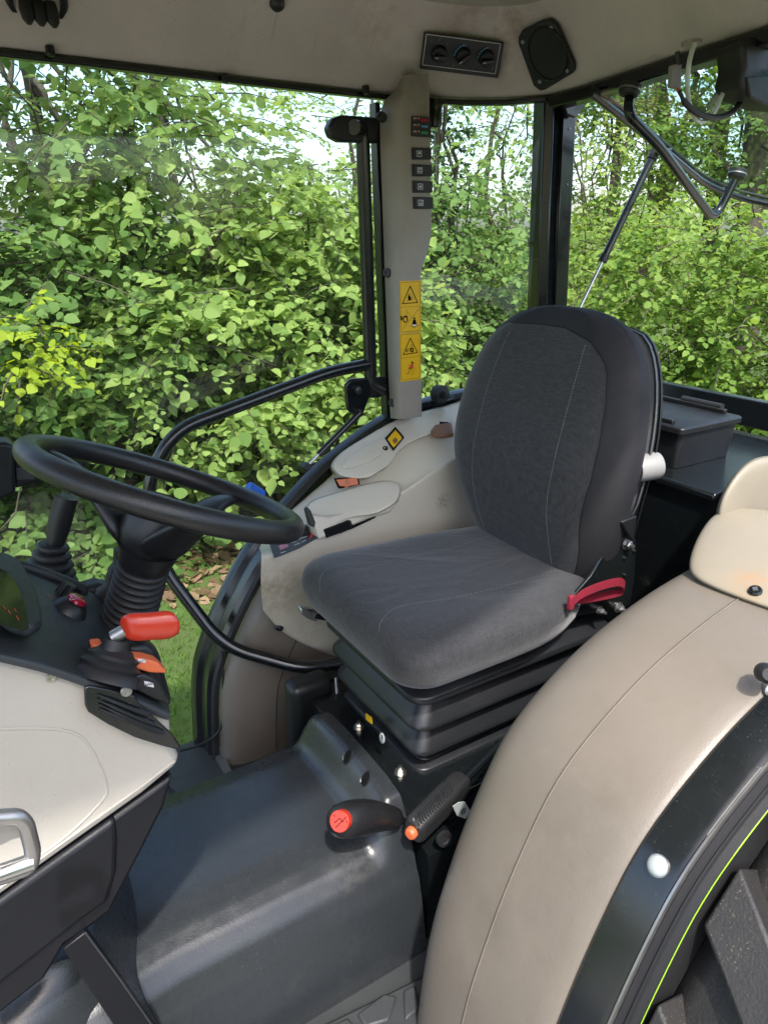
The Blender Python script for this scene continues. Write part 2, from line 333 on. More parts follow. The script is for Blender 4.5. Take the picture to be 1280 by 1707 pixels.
def bolt(P, N, r, m, parent, name='bolt', h=.004, hexa=False, socket=True):
    N = V(N).normalized(); b = MB()
    if hexa:
        b.lathe(P, N, [(r*1.5, 0), (r*1.5, h*.35)], 20); b.lathe(V(P)+N*h*.35, N, [(r, 0), (r, h*1.2), (r*.8, h*1.5)], 6)
        b.lathe(V(P)+N*h*1.8, N, [(r*.5, 0), (r*.5, h)], 12)
    else:
        b.lathe(P, N, [(r, -.001), (r, h*.5), (r*.85, h), (r*.5, h*1.05), (r*.45, h*.5) if socket else (r*.3, h*1.1)], 20)
    return b.go(name, m, parent, angle=30)
def grid(name, rows, m, parent=None, **k):
    b = MB(); b.loft([[V(p) for p in r] for r in rows], cap=False, closed=False); return b.go(name, m, parent, **k)
def text(name, body, u, v, P, N, size, m, parent, off=.0015, right=None, align='CENTER', rot=0):
    c = bpy.data.curves.new(name, 'FONT'); c.body = body; c.size = size; c.align_x = align; c.align_y = 'CENTER'; c.extrude = .0002
    o = bpy.data.objects.new(name, c); COL.objects.link(o); c.materials.append(m)
    Nn = V(N).normalized(); Nn = -Nn if Nn.dot(V(P)) > 0 else Nn
    x = V(right) if right else V((0, 0, 1)).cross(Nn); x = (x-Nn*x.dot(Nn)).normalized(); y = Nn.cross(x)
    if rot: x, y = x*cos(rot)+y*sin(rot), y*cos(rot)-x*sin(rot)
    mt = Matrix((x, y, Nn)).transposed().to_4x4(); mt.translation = onp(u, v, P, N, off)
    dg = bpy.context.evaluated_depsgraph_get(); me = bpy.data.meshes.new_from_object(o.evaluated_get(dg)); bpy.data.objects.remove(o)
    o = bpy.data.objects.new(name, me); COL.objects.link(o); o.parent = parent; o.matrix_local = mt
    return o

# ================================================================== ROOF AND HEADLINER
ring = [(-.9, 1.6, 0.299), (-.3, 1.6, 0.302), (.3, 1.6, 0.302), (.7, 1.6, 0.300), (1.0, 1.6, 0.300), (1.1, 1.59, 0.300), (1.2, 1.56, 0.299), (1.29, 1.50, 0.299),
        (1.35, 1.42, 0.301), (1.362, 1.32, 0.308), (1.36, 1.2, 0.316), (1.355, 1.05, 0.326), (1.345, .9, 0.334), (1.33, .8, 0.336), (1.27, .72, 0.324),
        (1.1, .62, 0.314), (.8, .45, 0.314), (.4, .32, 0.314), (-.1, .25, 0.314), (-.9, .25, 0.314)]  # near side unseen, its diagonal shaped to cast the shadow across the seat
cen = V((.35, 1.0, 0))
def inset(p, d, dz):
    q = V(p); h = (cen-q); h.z = 0
    t = V((0, 0, 0))
    # move inwards along the local edge normal
    i = ring.index(p); a = V(ring[(i-1) % len(ring)]); b = V(ring[(i+1) % len(ring)]); e = (b-a); e.z = 0; e.normalize(); n = V((-e.y, e.x, 0))
    if n.dot(h) < 0: n = -n
    return q+n*d+V((0, 0, dz))
rows = [[inset(p, d, z) for p in ring] for d, z in ((-.03, .004), (.0, .0), (.018, .012), (.055, .075), (.10, .135), (.16, .175), (.26, .20), (.42, .215))]
b = MB(); b.loft(rows, cap=False)
b.add(rows[-1]+[V((.45, .95, .53))], [(i, (i+1) % 20, 20) for i in range(20)])
lining = b.go('roof_lining', M['liner'], sub=2)
b = MB(); outer = [inset(p, -.05, 0) for p in ring]
for i, q in enumerate(outer):
    if 13 <= i: q.y -= .02
b.loft([[V((p.x, p.y, p.z+.005)) for p in outer], [V((p.x, p.y, p.z+.10)) for p in outer], [cen+(V((p.x, p.y, p.z))-cen)*.9+V((0, 0, .18)) for p in outer]], cap=False)
b.add([cen+(V((p.x, p.y, p.z))-cen)*.9+V((0, 0, .18)) for p in outer], [tuple(range(20))])
b.loft([[V((p.x, p.y, p.z+.005)) for p in outer], [inset(p, -.032, .006) for p in ring]], cap=False)
b.go('roof_shell', M['beige_light'], smooth=False)
# dark rail under the lining
far = [V((p[0], p[1]+.010, p[2]-.007)) for p in ring[:9]]
b = MB(); sec = [(-.010, .012), (-.010, -.012), (.018, -.012), (.018, .012)]
def rail(pts, name, m, w1=.013, w2=.006):
    b = MB(); rings = []
    for i, p in enumerate(pts):
        t = (pts[min(i+1, len(pts)-1)]-pts[max(i-1, 0)]); t.z = 0; t.normalize(); n = V((-t.y, t.x, 0))
        rings.append([p+n*a+V((0, 0, c)) for a, c in ((w1, w2), (w1, -w2), (-w1, -w2), (-w1, w2))])
    b.loft(rings); return b.go(name, m, bevel=.003)
rail(far, 'window_rail', M['gloss'])
rail([V((p[0]+.012, p[1], p[2]-.016)) for p in ring[8:15]], 'rear_rail', M['gloss'], .022, .013)
clip_at = [(85, 88), (376, 133), (610, 152)]
for u, v in clip_at:
    P = at(u, v, y=1.585); b = MB(); b.lathe(P, (0, -.2, -.95), [(.008, -.01), (.008, .003), (.005, .006)], 14); b.go('trim_clip', M['black'])
P = at(855, 172, y=1.50); MB().lathe(P, (-.2, -.5, -.8), [(.011, -.004), (.010, .001), (.006, .003)], 14).go('trim_clip', M['trim'])
# round air vent at the top left, small lamp stalk at the top
P, N = fitp(lining, [(20, 2), (110, 4), (66, 30), (66, 2)]); P = hit(lining, 62, 2)[0]; N = (N+V((0, 0, -.5))).normalized()
vent = MB().lathe(P, N, [(.050, -.012), (.050, .002), (.045, .007), (.038, .007), (.036, -.004)], 32).go('air_vent', M['black'], label='round black ceiling vent with finger flaps')
for k, dx in enumerate((-.020, .0, .020)):
    c = P+V((dx, 0, 0))+N*.008; MB().lathe(c, N+V((0, .1, -.9)), [(.007, -.006), (.0085, .010), (.007, .026), (.003, .034)], 12, sy=1.4).go('vent_flap', M['rubber'], vent)
MB().lathe(at(462, 5, y=1.51), (-.1, -.7, -.6), [(.016, -.006), (.014, .006), (.006, .012)], 16).go('coat_hook', M['black'])
# ---- heater panel
PP, PN = fitp(lining, [(706, 52), (839, 69), (829, 128), (699, 112), (770, 90)]); PP = PP+PN*.001
def pp(u, v, off=0.): return onp(u, v, PP, PN, off)
poly = [pp(*q, .002) for q in ((706, 52), (839, 69), (829, 128), (699, 112))]
panel = MB().slab(poly, -PN*-.001+PN.normalized()*.008).go('climate_panel', M['panelgrey'], bevel=.002)
fr = MB(); q = [pp(*z, .0115) for z in ((711, 57), (834, 73), (825, 123), (704, 108))]
fr.line(q+[q[0]], .0012, PN).go('panel_border', M['inkwhite'], panel)
for i, (u, v) in enumerate(((731, 89), (771, 92), (810, 96))):
    c = pp(u, v, .010); ang = (.1, .75, .25)[i]
    k = MB().lathe(c, PN, [(.0185, 0), (.0165, .010), (.015, .013)], 28)
    e = V((1, 0, 0)); f = PN.normalized().cross(e)
    g = e*cos(ang)+f*sin(ang); h = PN.normalized().cross(g)
    k.box(c+PN.normalized()*.016, .031, .007, .012, g, h, PN.normalized())
    d = k.go('dial', M['black'], panel, bevel=.001)
    MB().line([c+PN.normalized()*.0226-g*.014, c+PN.normalized()*.0226-g*.006], .0014, PN).go('pointer', M['inkwhite'], panel)
    if i:
        col = M['inkblue']; bb = MB(); cc = MB()
        for j in range(12):
            a0 = -pi*.12+j*pi*1.2/12; tgt = bb if (i == 1 or j > 6) else cc
            rr0, rr1 = .0205, .0245
            pts = [c+PN.normalized()*.0005+(e*cos(a)-f*sin(a)*-1)*r for r, a in ((rr0, a0), (rr1, a0), (rr1, a0+.22), (rr0, a0+.22))]
            tgt.flat(pts)
        bb.go('dial_scale', col, panel)
        if i == 2: cc.go('dial_scale', M['inkred'], panel)
    else:
        for lab, a in (('0', 185), ('1', 125), ('2', 85), ('3', 45), ('4', 0)):
            w_ = .0245; q = c+e*cos(R(a))*w_+(-f if f.z < 0 else f)*sin(R(a))*w_
            cc = bpy.data.curves.new('n', 'FONT')
            uu, vv = 731+cos(R(a))*20, 89-sin(R(a))*24+cos(R(a))*2
            text('dial_number', lab, uu, vv, PP, PN, .008, M['inkwhite'], panel, .0108, right=(1, 0, 0))
text('fan_symbol', '*', 744, 108, PP, PN, .014, M['inkwhite'], panel, .0108, right=(1, 0, 0))
text('dial_number', '0', 756, 108, PP, PN, .008, M['inkwhite'], panel, .0108, right=(1, 0, 0))
text('dial_number', '2', 821, 114, PP, PN, .008, M['inkwhite'], panel, .0108, right=(1, 0, 0))
# ---- loudspeaker
SP, SN = fitp(lining, [(868, 60), (915, 30), (958, 110), (905, 143), (913, 90)])
def sp(u, v, off=0.): return onp(u, v, SP, SN, off)
poly = [sp(*q) for q in ((868, 57), (874, 47), (905, 31), (919, 28), (932, 38), (961, 103), (960, 116), (912, 145), (904, 147), (893, 138), (868, 68))]
spk = MB().slab(poly, SN*.014).go('loudspeaker', M['black'], bevel=.003)
c = sp(913, 90, .014)
def oval(cu, cv, ru, rv, off, tilt=0., n=36): return [sp(cu+ru*cos(a)*cos(tilt)-rv*sin(a)*sin(tilt), cv+ru*cos(a)*sin(tilt)+rv*sin(a)*cos(tilt), off) for a in [2*pi*k/n for k in range(n)]]
b = MB(); b.loft([oval(913, 90, 33, 47, .0145, -.25), oval(913, 90, 31, 44, .019, -.25), oval(913, 90, 29, 41, .0155, -.25)], cap=True); b.go('speaker_grille', M['rubber'], spk)
for k in range(7):
    rr = 4+k*3.6; o_ = oval(913, 90, rr*.95, rr*1.35, .0165, -.25); MB().line(o_+[o_[0]], .0012, SN).go('grille_ring', M['black'], spk)
for u, v in ((871, 70), (918, 46), (945, 118), (899, 136)): bolt(sp(u, v, .0145), SN, .0045, M['steel'], spk, 'screw', .002)

# ================================================================== CAB PILLAR (B)
rowsA = {125: (672, 674, 716), 150: (660, 670, 718), 168: (640, 670, 718), 190: (633, 670, 718), 250: (634, 671, 719), 330: (637, 672, 720), 395: (639, 673, 721), 420: (640, 670, 716), 450: (641, 662, 705), 475: (642, 659, 702), 560: (645, 661, 703), 640: (648, 663, 704), 697: (651, 665, 705)}
b = MB(); rr = []
for v, (a, m_, c) in rowsA.items():
    A = at(a, v, y=1.575); B = at(m_, v+ (2 if v > 200 else 0), y=1.515); Cc = at(c, v-3, y=1.505); D = Cc+V((.01, .085, 0)); D2 = A+V((.02, .03, 0))
    B1 = B+(A-B)*.18; B2 = B+(Cc-B)*.10; C1 = Cc+(B-Cc)*.06; C2 = Cc+(D-Cc)*.08
    rr.append([A, B1, B2, C1, C2, D, D2])
pil = b.loft(rr).go('cab_pillar', M['trim'], angle=50)
plP = at(690, 400, y=1.51)
_a1 = at(670, 190, y=1.515); _c1 = at(718, 190, y=1.505); _b1 = at(661, 560, y=1.515)
plN = (_c1-_a1).cross(_b1-_a1).normalized(); plN = -plN if plN.dot(plP) > 0 else plN
def pl(u, v, off=0.): return onp(u, v, _c1, plN, off)
for v, mm in ((195, 0), (455, 1), (671, 2)):
    u = (636, 646, 655)[mm]; P = at(u, v, y=1.556); MB().lathe(P, (-.75, -.62, .1), [(.011, -.006), (.011, .006), (.009, .0085), (.004, .0085), (.003, .006)], 18).go('screw_cap', M['black'], pil)
# warning lamp panel
q = [pl(*z, .001) for z in ((685, 194), (716, 196), (716, 229), (684, 227))]
lp = MB().slab(q, plN*.006).go('warning_lamp_panel', M['black'], pil, bevel=.001)
def mark(poly, off, m, par=None, name='marking'):
    return MB().flat([pl(*z, off) for z in poly]).go(name, m, par or pil)
for j, v in enumerate((199, 210, 221)):
    mark([(688, v), (699, v), (699, v+.8), (688, v+.8)], .0076, M['inkred'])
    for u_ in (689, 692, 697): mark([(u_, v-3), (u_+2, v-3), (u_+2, v-1.5), (u_, v-1.5)], .0076, M['inkwhite'])
mark([(702, 197), (714, 198), (714, 204), (702, 203)], .0076, M['redlens']); mark([(702, 209), (713, 209.5), (713, 213), (702, 212)], .0076, M['inkblue']); mark([(702, 219), (713, 219.5), (713, 224), (702, 223)], .0076, M['inkgreen'])
for k, (v0, lab) in enumerate(((246, 'work lamp switch'), (274, ''), (301, ''), (328, ''))):
    du = k*.8
    q = [pl(*z, .0005) for z in ((685+du, v0), (718+du, v0+1), (718+du, v0+20), (686+du, v0+20))]
    sw = MB().slab(q, plN*.004).go('rocker_switch', M['rubber'], pil, bevel=.001)
    q = [pl(*z, .004) for z in ((689+du, v0+3), (702+du, v0+3.4), (702+du, v0+17), (689+du, v0+17))]; MB().slab(q, plN*.004).go('rocker', M['black'], pil, bevel=.001)
    x0, y0 = 695+du, v0+5
    mark([(x0, y0), (x0+8, y0+.3), (x0+8, y0+10), (x0, y0+10)], .0086, M['inkwhite'])
    mark([(x0+1, y0+1), (x0+7, y0+1.3), (x0+7, y0+9), (x0+1, y0+9)], .009, M['ink'])
    if k == 0: sh = [[(x0+2, y0+3), (x0+5, y0+2), (x0+6, y0+5), (x0+3, y0+7)]]
    elif k == 1: sh = [[(x0+2, y0+2), (x0+6, y0+2), (x0+6, y0+3.5), (x0+2, y0+3.5)], [(x0+2, y0+5), (x0+6, y0+6), (x0+5, y0+8), (x0+2, y0+7)]]
    elif k == 2: sh = [[(x0+2, y0+6), (x0+4, y0+2), (x0+6, y0+5), (x0+4, y0+8)]]
    else: sh = [[(x0+1.6, y0+5), (x0+6, y0+2), (x0+6, y0+4)], [(x0+2, y0+6), (x0+6, y0+6), (x0+6, y0+8), (x0+2, y0+8)]]
    for s_ in sh: mark(s_, .0094, M['inkwhite'])
    mark([(705+du, v0+5), (717+du, v0+5.3), (717+du, v0+6.2), (705+du, v0+6)], .0048, M['panelgrey']); mark([(705+du, v0+10), (717+du, v0+10.3), (717+du, v0+11.2), (705+du, v0+11)], .0048, M['panelgrey'])
# yellow decals: zoom factor 6.567 from (640,440)
_a2 = at(661, 475, y=1.515); _c2 = at(702, 475, y=1.505); _b2 = at(664, 640, y=1.515); dN = (_c2-_a2).cross(_b2-_a2).normalized(); dN = -dN if dN.dot(_a2) > 0 else dN
def dz(x, y, off): return onp(640+x/6.567, 440+y/6.567, _c2, dN, off)
def dm(poly, off, m, par, name='marking'): return MB().flat([dz(*z, off) for z in poly]).go(name, m, par)
def dl(poly, m, par, w_=.0011, off=.0022, close=False):
    P_ = [dz(*z, off) for z in poly]
    if close: P_.append(P_[0])
    return MB().line(P_, w_, dN).go('marking_line', m, par)
def circ(cx, cy, r, ry=None, n=16): return [(cx+r*cos(2*pi*k/n), cy+(ry or r)*sin(2*pi*k/n)) for k in range(n)]
dec1 = MB().slab([dz(*z, .0012) for z in ((170, 188), (406, 178), (404, 742), (172, 758))], dN*.0004).go('warning_decal', M['yellow'], label='upper yellow warning sticker with black pictograms')
dec2 = MB().slab([dz(*z, .0012) for z in ((172, 762), (402, 750), (404, 1262), (180, 1292))], dN*.0004).go('warning_decal', M['yellow'], label='lower yellow warning sticker with tractor triangle')
dl([(182, 206), (394, 192), (392, 730), (182, 744)], M['ink'], dec1, .0006, close=True); dl([(182, 474), (394, 464)], M['ink'], dec1, .0006)
dl([(184, 776), (390, 762), (392, 1246), (190, 1272)], M['ink'], dec2, .0006, close=True); dl([(186, 1034), (392, 1008)], M['ink'], dec2, .0006)
dl([(286, 244), (202, 434), (368, 422)], M['ink'], dec1, .0022, close=True); dl([(287, 812), (210, 992), (368, 970)], M['ink'], dec2, .0020, close=True)
dm([(262, 372), (268, 330), (285, 352), (300, 378), (288, 400), (268, 402)], .0022, M['ink'], dec1); dl([(262, 360), (278, 318), (318, 372), (296, 400)], M['ink'], dec1, .0007)
dl([(248, 412), (276, 396), (300, 392)], M['ink'], dec1, .001)
dl([(200, 716), (386, 488)], M['ink'], dec1, .0008)
dm(circ(233, 605, 29, 40), .0021, M['ink'], dec1); dm(circ(233, 608, 16, 24), .0024, M['yellow'], dec1); dm([(184, 565), (200, 575), (200, 612), (184, 624)], .0021, M['ink'], dec1)
dl([(247, 500), (247, 580)], M['ink'], dec1, .0009); dl([(214, 578), (262, 572)], M['ink'], dec1, .0014); dl([(256, 536), (276, 540), (292, 584)], M['ink'], dec1, .0005)
dm(circ(332, 596, 10, 14), .0021, M['ink'], dec1); dm([(318, 612), (346, 610), (360, 668), (304, 672)], .0021, M['ink'], dec1); dl([(286, 680), (312, 668), (352, 666), (376, 676)], M['ink'], dec1, .0014)
dm([(306, 664), (358, 662), (352, 678), (312, 680)], .0025, M['inkwhite'], dec1); dl([(316, 676), (322, 698)], M['ink'], dec1, .002); dl([(346, 674), (340, 696)], M['ink'], dec1, .002)
dl([(246, 926), (290, 922), (294, 886), (312, 884), (316, 928)], M['ink'], dec2, .0008); dm(circ(305, 942, 21, 26), .0021, M['ink'], dec2); dm(circ(305, 942, 8, 11), .0024, M['yellow'], dec2)
dm(circ(250, 950, 12, 16), .0021, M['ink'], dec2); dm(circ(250, 950, 5, 7), .0024, M['yellow'], dec2); dl([(262, 946), (284, 940)], M['ink'], dec2, .0016)
dm(circ(309, 1080, 10, 13), .0021, M['ink'], dec2); dm([(296, 1100), (318, 1094), (322, 1130), (292, 1146), (266, 1146)], .0021, M['inkred'], dec2)
dl([(258, 1096), (342, 1146)], M['inkred'], dec2, .0010, .0027); dl([(268, 1140), (346, 1078)], M['inkred'], dec2, .0010, .0027); dl([(314, 1098), (348, 1078)], M['ink'], dec2, .0008)
dl([(276, 1146), (276, 1196), (236, 1204)], M['ink'], dec2, .001); dl([(276, 1150), (312, 1142)], M['ink'], dec2, .0014)
for x_ in (302, 322):
    for y_ in range(1150, 1215, 14): dl([(x_, y_), (x_, y_+8)], M['ink'], dec2, .0007)
# black seal strip along the pillar edge, bracket of the tube, top link
MB().slab([at(u, v, y=1.60) for u, v in ((626, 170), (634, 170), (651, 697), (645, 699))], (0, .03, 0)).go('door_seal', M['gloss'], bevel=.002)
MB().lathe(at(724, 190, y=1.56), (0, 0, 1), [(.014, -.03), (.018, -.024), (.018, .022), (.018, .03)], 20, sx=1.1).go('window_hinge', M['gloss'])
# white seal streak on the quarter glass
MB().tube([at(724, 212, y=1.60), at(728, 300, y=1.60)], .0012, 8).go('sealant_streak', M['tube'])

# ================================================================== CORNER POST
def prismpx(name, rows, m, y, dep, parent=None, bevel=.003):
    b = MB(); rr = []
    for v, cols in rows:
        pts = [at(u, v, y=y+dy) for u, dy in cols]; rr.append(pts+[pts[-1]+V((.01, dep, 0)), pts[0]+V((.01, dep, 0))])
    b.loft(rr); return b.go(name, m, parent, bevel=bevel)
post = prismpx('corner_post', [(152, ((908, .02), (924, .0), (926, .008), (938, .008), (940, -.002), (962, .0))), (640, ((890, .02), (906, .0), (908, .008), (917, .008), (919, -.002), (939, .0)))], M['gloss'], 1.43, .05)
for u, v in ((948, 215), (944, 308)): bolt(at(u, v, y=1.43)+V((0, -.0015, 0)), (0, -1, 0), .003, M['steel'], post, 'rivet', .002)
MB().slab([at(u, v, y=1.41) for u, v in ((935, 150), (986, 150), (983, 168), (960, 196), (945, 190))], (0, .012, 0)).go('corner_gusset', M['gloss'], bevel=.002)

# ================================================================== GLASS
door = MB()
dpts = [at(-260, 50, y=1.64), at(200, 118, y=1.64), at(640, 168, y=1.64), at(649, 694, y=1.64), at(520, 795, y=1.64), at(440, 885, y=1.64), at(362, 1010, y=1.64), at(322, 1130, y=1.64), at(315, 1250, y=1.64), at(150, 1330, y=1.64), at(-260, 1330, y=1.64)]
door.slab(dpts, (0, .005, 0)).go('door_glass', M['glass'], smooth=False)
q0 = [(1.02, 1.61), (1.12, 1.60), (1.2, 1.575), (1.29, 1.52), (1.352, 1.45)]
b = MB(); b.loft([[V((x, y, .29)) for x, y in q0], [V((x+.03, y+.01, -.75)) for x, y in q0]], cap=False, closed=False); b.go('quarter_glass', M['glass'], solid=.004)
# latch knob on the quarter glass
kn = at(733, 657, y=1.55)
lk = MB().lathe(kn, (.1, -.9, .1), [(.024, -.012), (.025, .0), (.024, .012), (.010, .014), (.009, .030), (.006, .032)], 24).go('glass_latch', M['rubber'])
MB().slab([at(u, v, y=1.548) for u, v in ((724, 668), (744, 668), (744, 674), (724, 676))], (0, .02, 0)).go('latch_foot', M['gloss'], lk)

# ================================================================== DOOR TUBE FRAME
def T(u, v, y=1.60): return at(u, v, y=y)
b = MB()
b.tube(fillet([T(590, 212, 1.575), T(604, 214), T(618, 640), T(640, 650, 1.59)], .06, 7), .0165, 16)
b.tube(fillet([T(617, 607), T(548, 620), T(288, 718), T(243, 812), T(268, 942, 1.59), T(372, 1078, 1.47), T(508, 1116, 1.37), T(590, 1100, 1.30)], .07, 8), .0155, 16)
tubef = b.go('door_grab_frame', M['gloss'], angle=60)
b = MB(); pts = [T(*q, 1.585) for q in ((556, 196), (572, 191), (634, 196), (634, 238), (568, 236), (553, 228), (548, 212))]; b.slab(pts, (0, .03, 0)); brk = b.go('tube_mount', M['black'], bevel=.006, segs=3)
b = MB(); b.slab([T(*q, 1.59) for q in ((576, 642), (586, 632), (616, 630), (644, 628), (646, 658), (628, 664), (616, 664), (606, 690), (596, 696), (580, 684))], (0, .014, 0)); hin = b.go('door_hinge', M['gloss'], bevel=.004)
for u, v, rr_ in ((596, 650, .011), (597, 688, .011)): MB().lathe(T(u, v, 1.588), (0, -1, 0), [(rr_, -.004), (rr_, .008), (rr_*.5, .012)], 18).go('hinge_bolt', M['black'], hin)
a, c = T(600, 688, 1.575), T(511, 778, 1.575)
st = MB().tube([a, a+(c-a)*.78], .0085, 14).go('door_gas_strut', M['gloss'])
MB().tube([a+(c-a)*.78, c], .004, 10).go('strut_rod', M['chrome'], st); MB().lathe(c, (0, -1, .2), [(.012, -.014), (.013, .0), (.009, .01)], 16).go('strut_end', M['black'], st)

# ================================================================== FAR WHEEL ARCH
PR = [(.395, -1.42), (.40, -1.28), (.415, -1.09), (.445, -.99), (.50, -.885), (.565, -.785), (.634, -.711), (.777, -.589), (.90, -.515), (1.019, -.463), (1.2, -.43), (1.5, -.42)]
def profile(n=6): return catmull([V((x, 0, z)) for x, z in PR], n)
def shiftp(P, d):                            # offset a profile towards the axle
    out = []
    for i, p in enumerate(P):
        t = (P[min(i+1, len(P)-1)]-P[max(i-1, 0)]).normalized(); n = V((t.z, 0, -t.x)); out.append(p+n*d)
    return out
def band(name, P, stripes, m, parent=None, **k):   # stripes: (y, inward offset)
    rows = [[V((q.x, y, q.z)) for q in shiftp(P, d)] for y, d in stripes]
    return grid(name, rows, m, parent, **k)
FP = profile()
band('door_sill_arc', FP, [(1.625, .06), (1.625, .0), (1.618, -.004), (1.600, -.004), (1.59, .0), (1.580, .012)], M['gloss'], angle=25)
band('sill_inner_edge', FP[:36], [(1.580, .012), (1.545, .014), (1.53, .03)], M['gloss'], angle=25)
band('arch_seal', FP[:36], [(1.53, .030), (1.528, .020), (1.520, .016), (1.512, .022), (1.51, .034)], M['rubber'])
band('arch_cover_far', FP[:38], [(1.512, .036), (1.49, .042), (1.472, .055), (1.462, .08), (1.457, .13), (1.455, .25), (1.455, .7)], M['vinyl'], label='tan vinyl cover of the far wheel arch').name = 'wheel_arch_cover'
sm = [V((q.x, 1.4545, q.z)) for q in shiftp(FP[6:30], .17)]
MB().tube(sm, .0012, 6).go('vinyl_seam', M['rubber'])
cb = [at(u, v, y=1.505) for u, v in ((371, 1085), (372, 1140), (371, 1200), (360, 1225), (330, 1243), (300, 1252))]
MB().tube(cb, .003, 8, smooth=5).go('loose_cable', M['cable'])

# ================================================================== FAR SIDE CONSOLE
KZ = V((0, 0, .006))
A_ = [(432, 915), (447, 885), (492, 845), (545, 800), (600, 757), (655, 708), (700, 690), (750, 675), (820, 650), (900, 630)]
B_ = [(436, 925), (455, 928), (520, 900), (600, 864), (660, 826), (700, 800), (740, 772), (790, 745), (850, 720), (930, 700)]
C_ = [(434, 975), (455, 985), (520, 985), (600, 960), (660, 925), (700, 900), (740, 880), (790, 850), (850, 820), (930, 800)]
D_ = [(438, 1020), (468, 1058), (530, 1088), (600, 1105), (660, 1110), (700, 1110), (740, 1100), (790, 1000), (850, 980), (930, 950)]
rows = [[at(u, v, y=1.60) for u, v in A_]]
mid = []
for (u, v), (s, t) in zip(A_, B_): mid.append(at(u*.5+s*.5, v*.5+t*.5-2, y=1.49))
rows[0] = [at(u, v, y=1.585) for u, v in A_]
rows += [[at(u, v, y=1.58)+V((0, 0, .004)) for u, v in A_], mid, [at(u, v-5, y=1.425) for u, v in B_], [at(u, v, y=1.405) for u, v in B_], [at(u, v+5, y=1.402) for u, v in B_], [at(u, v, y=1.40) for u, v in C_], [at(u, v-12, y=1.415) for u, v in D_], [at(u, v, y=1.425) for u, v in D_], [at(u, v, y=1.47)+V((.01, 0, -.005)) for u, v in D_]]
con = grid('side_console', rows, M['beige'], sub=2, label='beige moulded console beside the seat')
# plane through the console top for things mounted on it
TP = at(600, 810, y=1.49); TN = ((at(900-240, 826, y=1.405)-at(520, 900, y=1.405)).cross(at(600, 757, y=1.58)-at(600, 864, y=1.405))).normalized()
TN = -TN if TN.dot(TP) > 0 else TN
def tp(u, v, off=0.): return onp(u, v, TP, TN, off)
def pod(name, px, h0, h1, m, parent, **k):
    Q = [V((u, v, 0)) for u, v in px]; n = len(Q); out = []
    for i in range(n):
        a, b_, c, d = Q[i-1], Q[i], Q[(i+1) % n], Q[(i+2) % n]
        for q in range(4): t = q/4; out.append(.5*((2*b_)+(c-a)*t+(2*a-5*b_+4*c-d)*t*t+(-a+3*b_-3*c+d)*t**3))
    px = [(p.x, p.y) for p in out]; n = len(px); cu = sum(p[0] for p in px)/n; cv = sum(p[1] for p in px)/n
    sc = lambda f: [(cu+(u-cu)*f, cv+(v-cv)*f) for u, v in px]
    b = MB(); b.loft([[tp(*p, h0) for p in sc(1.06)], [tp(*p, h1*.35) for p in sc(1.02)], [tp(*p, h1*.80) for p in sc(1.0)], [tp(*p, h1*.95) for p in sc(.985)], [tp(*p, h1) for p in sc(.955)], [tp(*p, h1+.001) for p in sc(.80)], [tp(*p, h1+.002) for p in sc(.4)]])
    return b.go(name, m, parent, angle=75, **k)
# rear raised pod with the yellow switch
pod('console_pod', [(556, 782), (557, 768), (575, 750), (610, 728), (650, 704), (690, 690), (735, 680), (752, 690), (748, 712), (722, 722), (690, 735), (665, 752), (648, 775), (632, 786), (610, 797), (575, 796)], -.05, .040, M['beige'], con)
pod('console_inlay', [(568, 778), (580, 762), (605, 745), (640, 728), (652, 730), (645, 748), (625, 765), (600, 776), (580, 782)], .030, .0435, M['beige'], con)
# front lid with bevelled side
lid = [(517, 868), (512, 848), (524, 834), (560, 822), (600, 810), (640, 802), (662, 806), (667, 818), (660, 836), (640, 850), (618, 858), (590, 862), (560, 872), (536, 884)]
pod('console_lid', lid, -.05, .030, M['beige'], con)
lb = [(532, 900), (520, 858), (548, 862), (590, 852), (630, 842), (662, 822), (668, 834), (650, 855), (612, 866), (590, 876), (560, 890)]
b = MB(); b.slab([onp(u, v, at(590, 865, y=1.40), (0, -1, .35), .006) for u, v in lb], (0, .05, -.01)); lf = b.go('lid_front', M['beige'], con, bevel=.006, segs=3)
_c, _n = hit(lf, 597, 857); bolt(_c, _n, .006, M['steel'], con, 'screw', .003)
def fp(u, v, off): return onp(u, v, at(590, 865, y=1.40), (0, -1, .35), off)
b = MB(); b.slab([fp(u, v, .0075) for u, v in ((540, 884), (580, 867), (585, 868), (588, 876), (626, 861), (626, 863), (588, 881), (544, 897))], (0, .002, 0)); rec = b.go('tray_recess', M['ink'], con)
b = MB(); q = [fp(u, v, .0085) for u, v in ((540, 886), (541, 883), (579, 868), (584, 869), (586, 877))]; b.tube(q, .0018, 8).go('tray_lip', M['gloss'], con)
MB().slab([fp(u, v, .006) for u, v in ((560, 885), (582, 876), (586, 880), (568, 890))], (0, .002, 0)).go('tray_tab', M['brown'], con)
# orange rocker pair
def tq(u, v, off): return onp(u, v, at(578, 805, y=1.50), (-.1, -1, .45), off+.020)
b = MB().slab([tq(u, v, .006) for u, v in ((559, 799), (598, 795), (600, 808), (583, 812), (566, 815))], (0, .01, 0)); b.go('switch_slot', M['ink'], con, bevel=.001)
for pl_ in (((561, 800), (578, 798), (579, 811), (567, 811)), ((579, 798), (596, 796), (598, 808), (580, 811)), ((574, 800), (584, 799), (584, 809), (576, 815))):
    MB().slab([tq(u, v, .011) for u, v in pl_], (0, .004, 0)).go('amber_rocker', M['amber'], con, bevel=.0015)
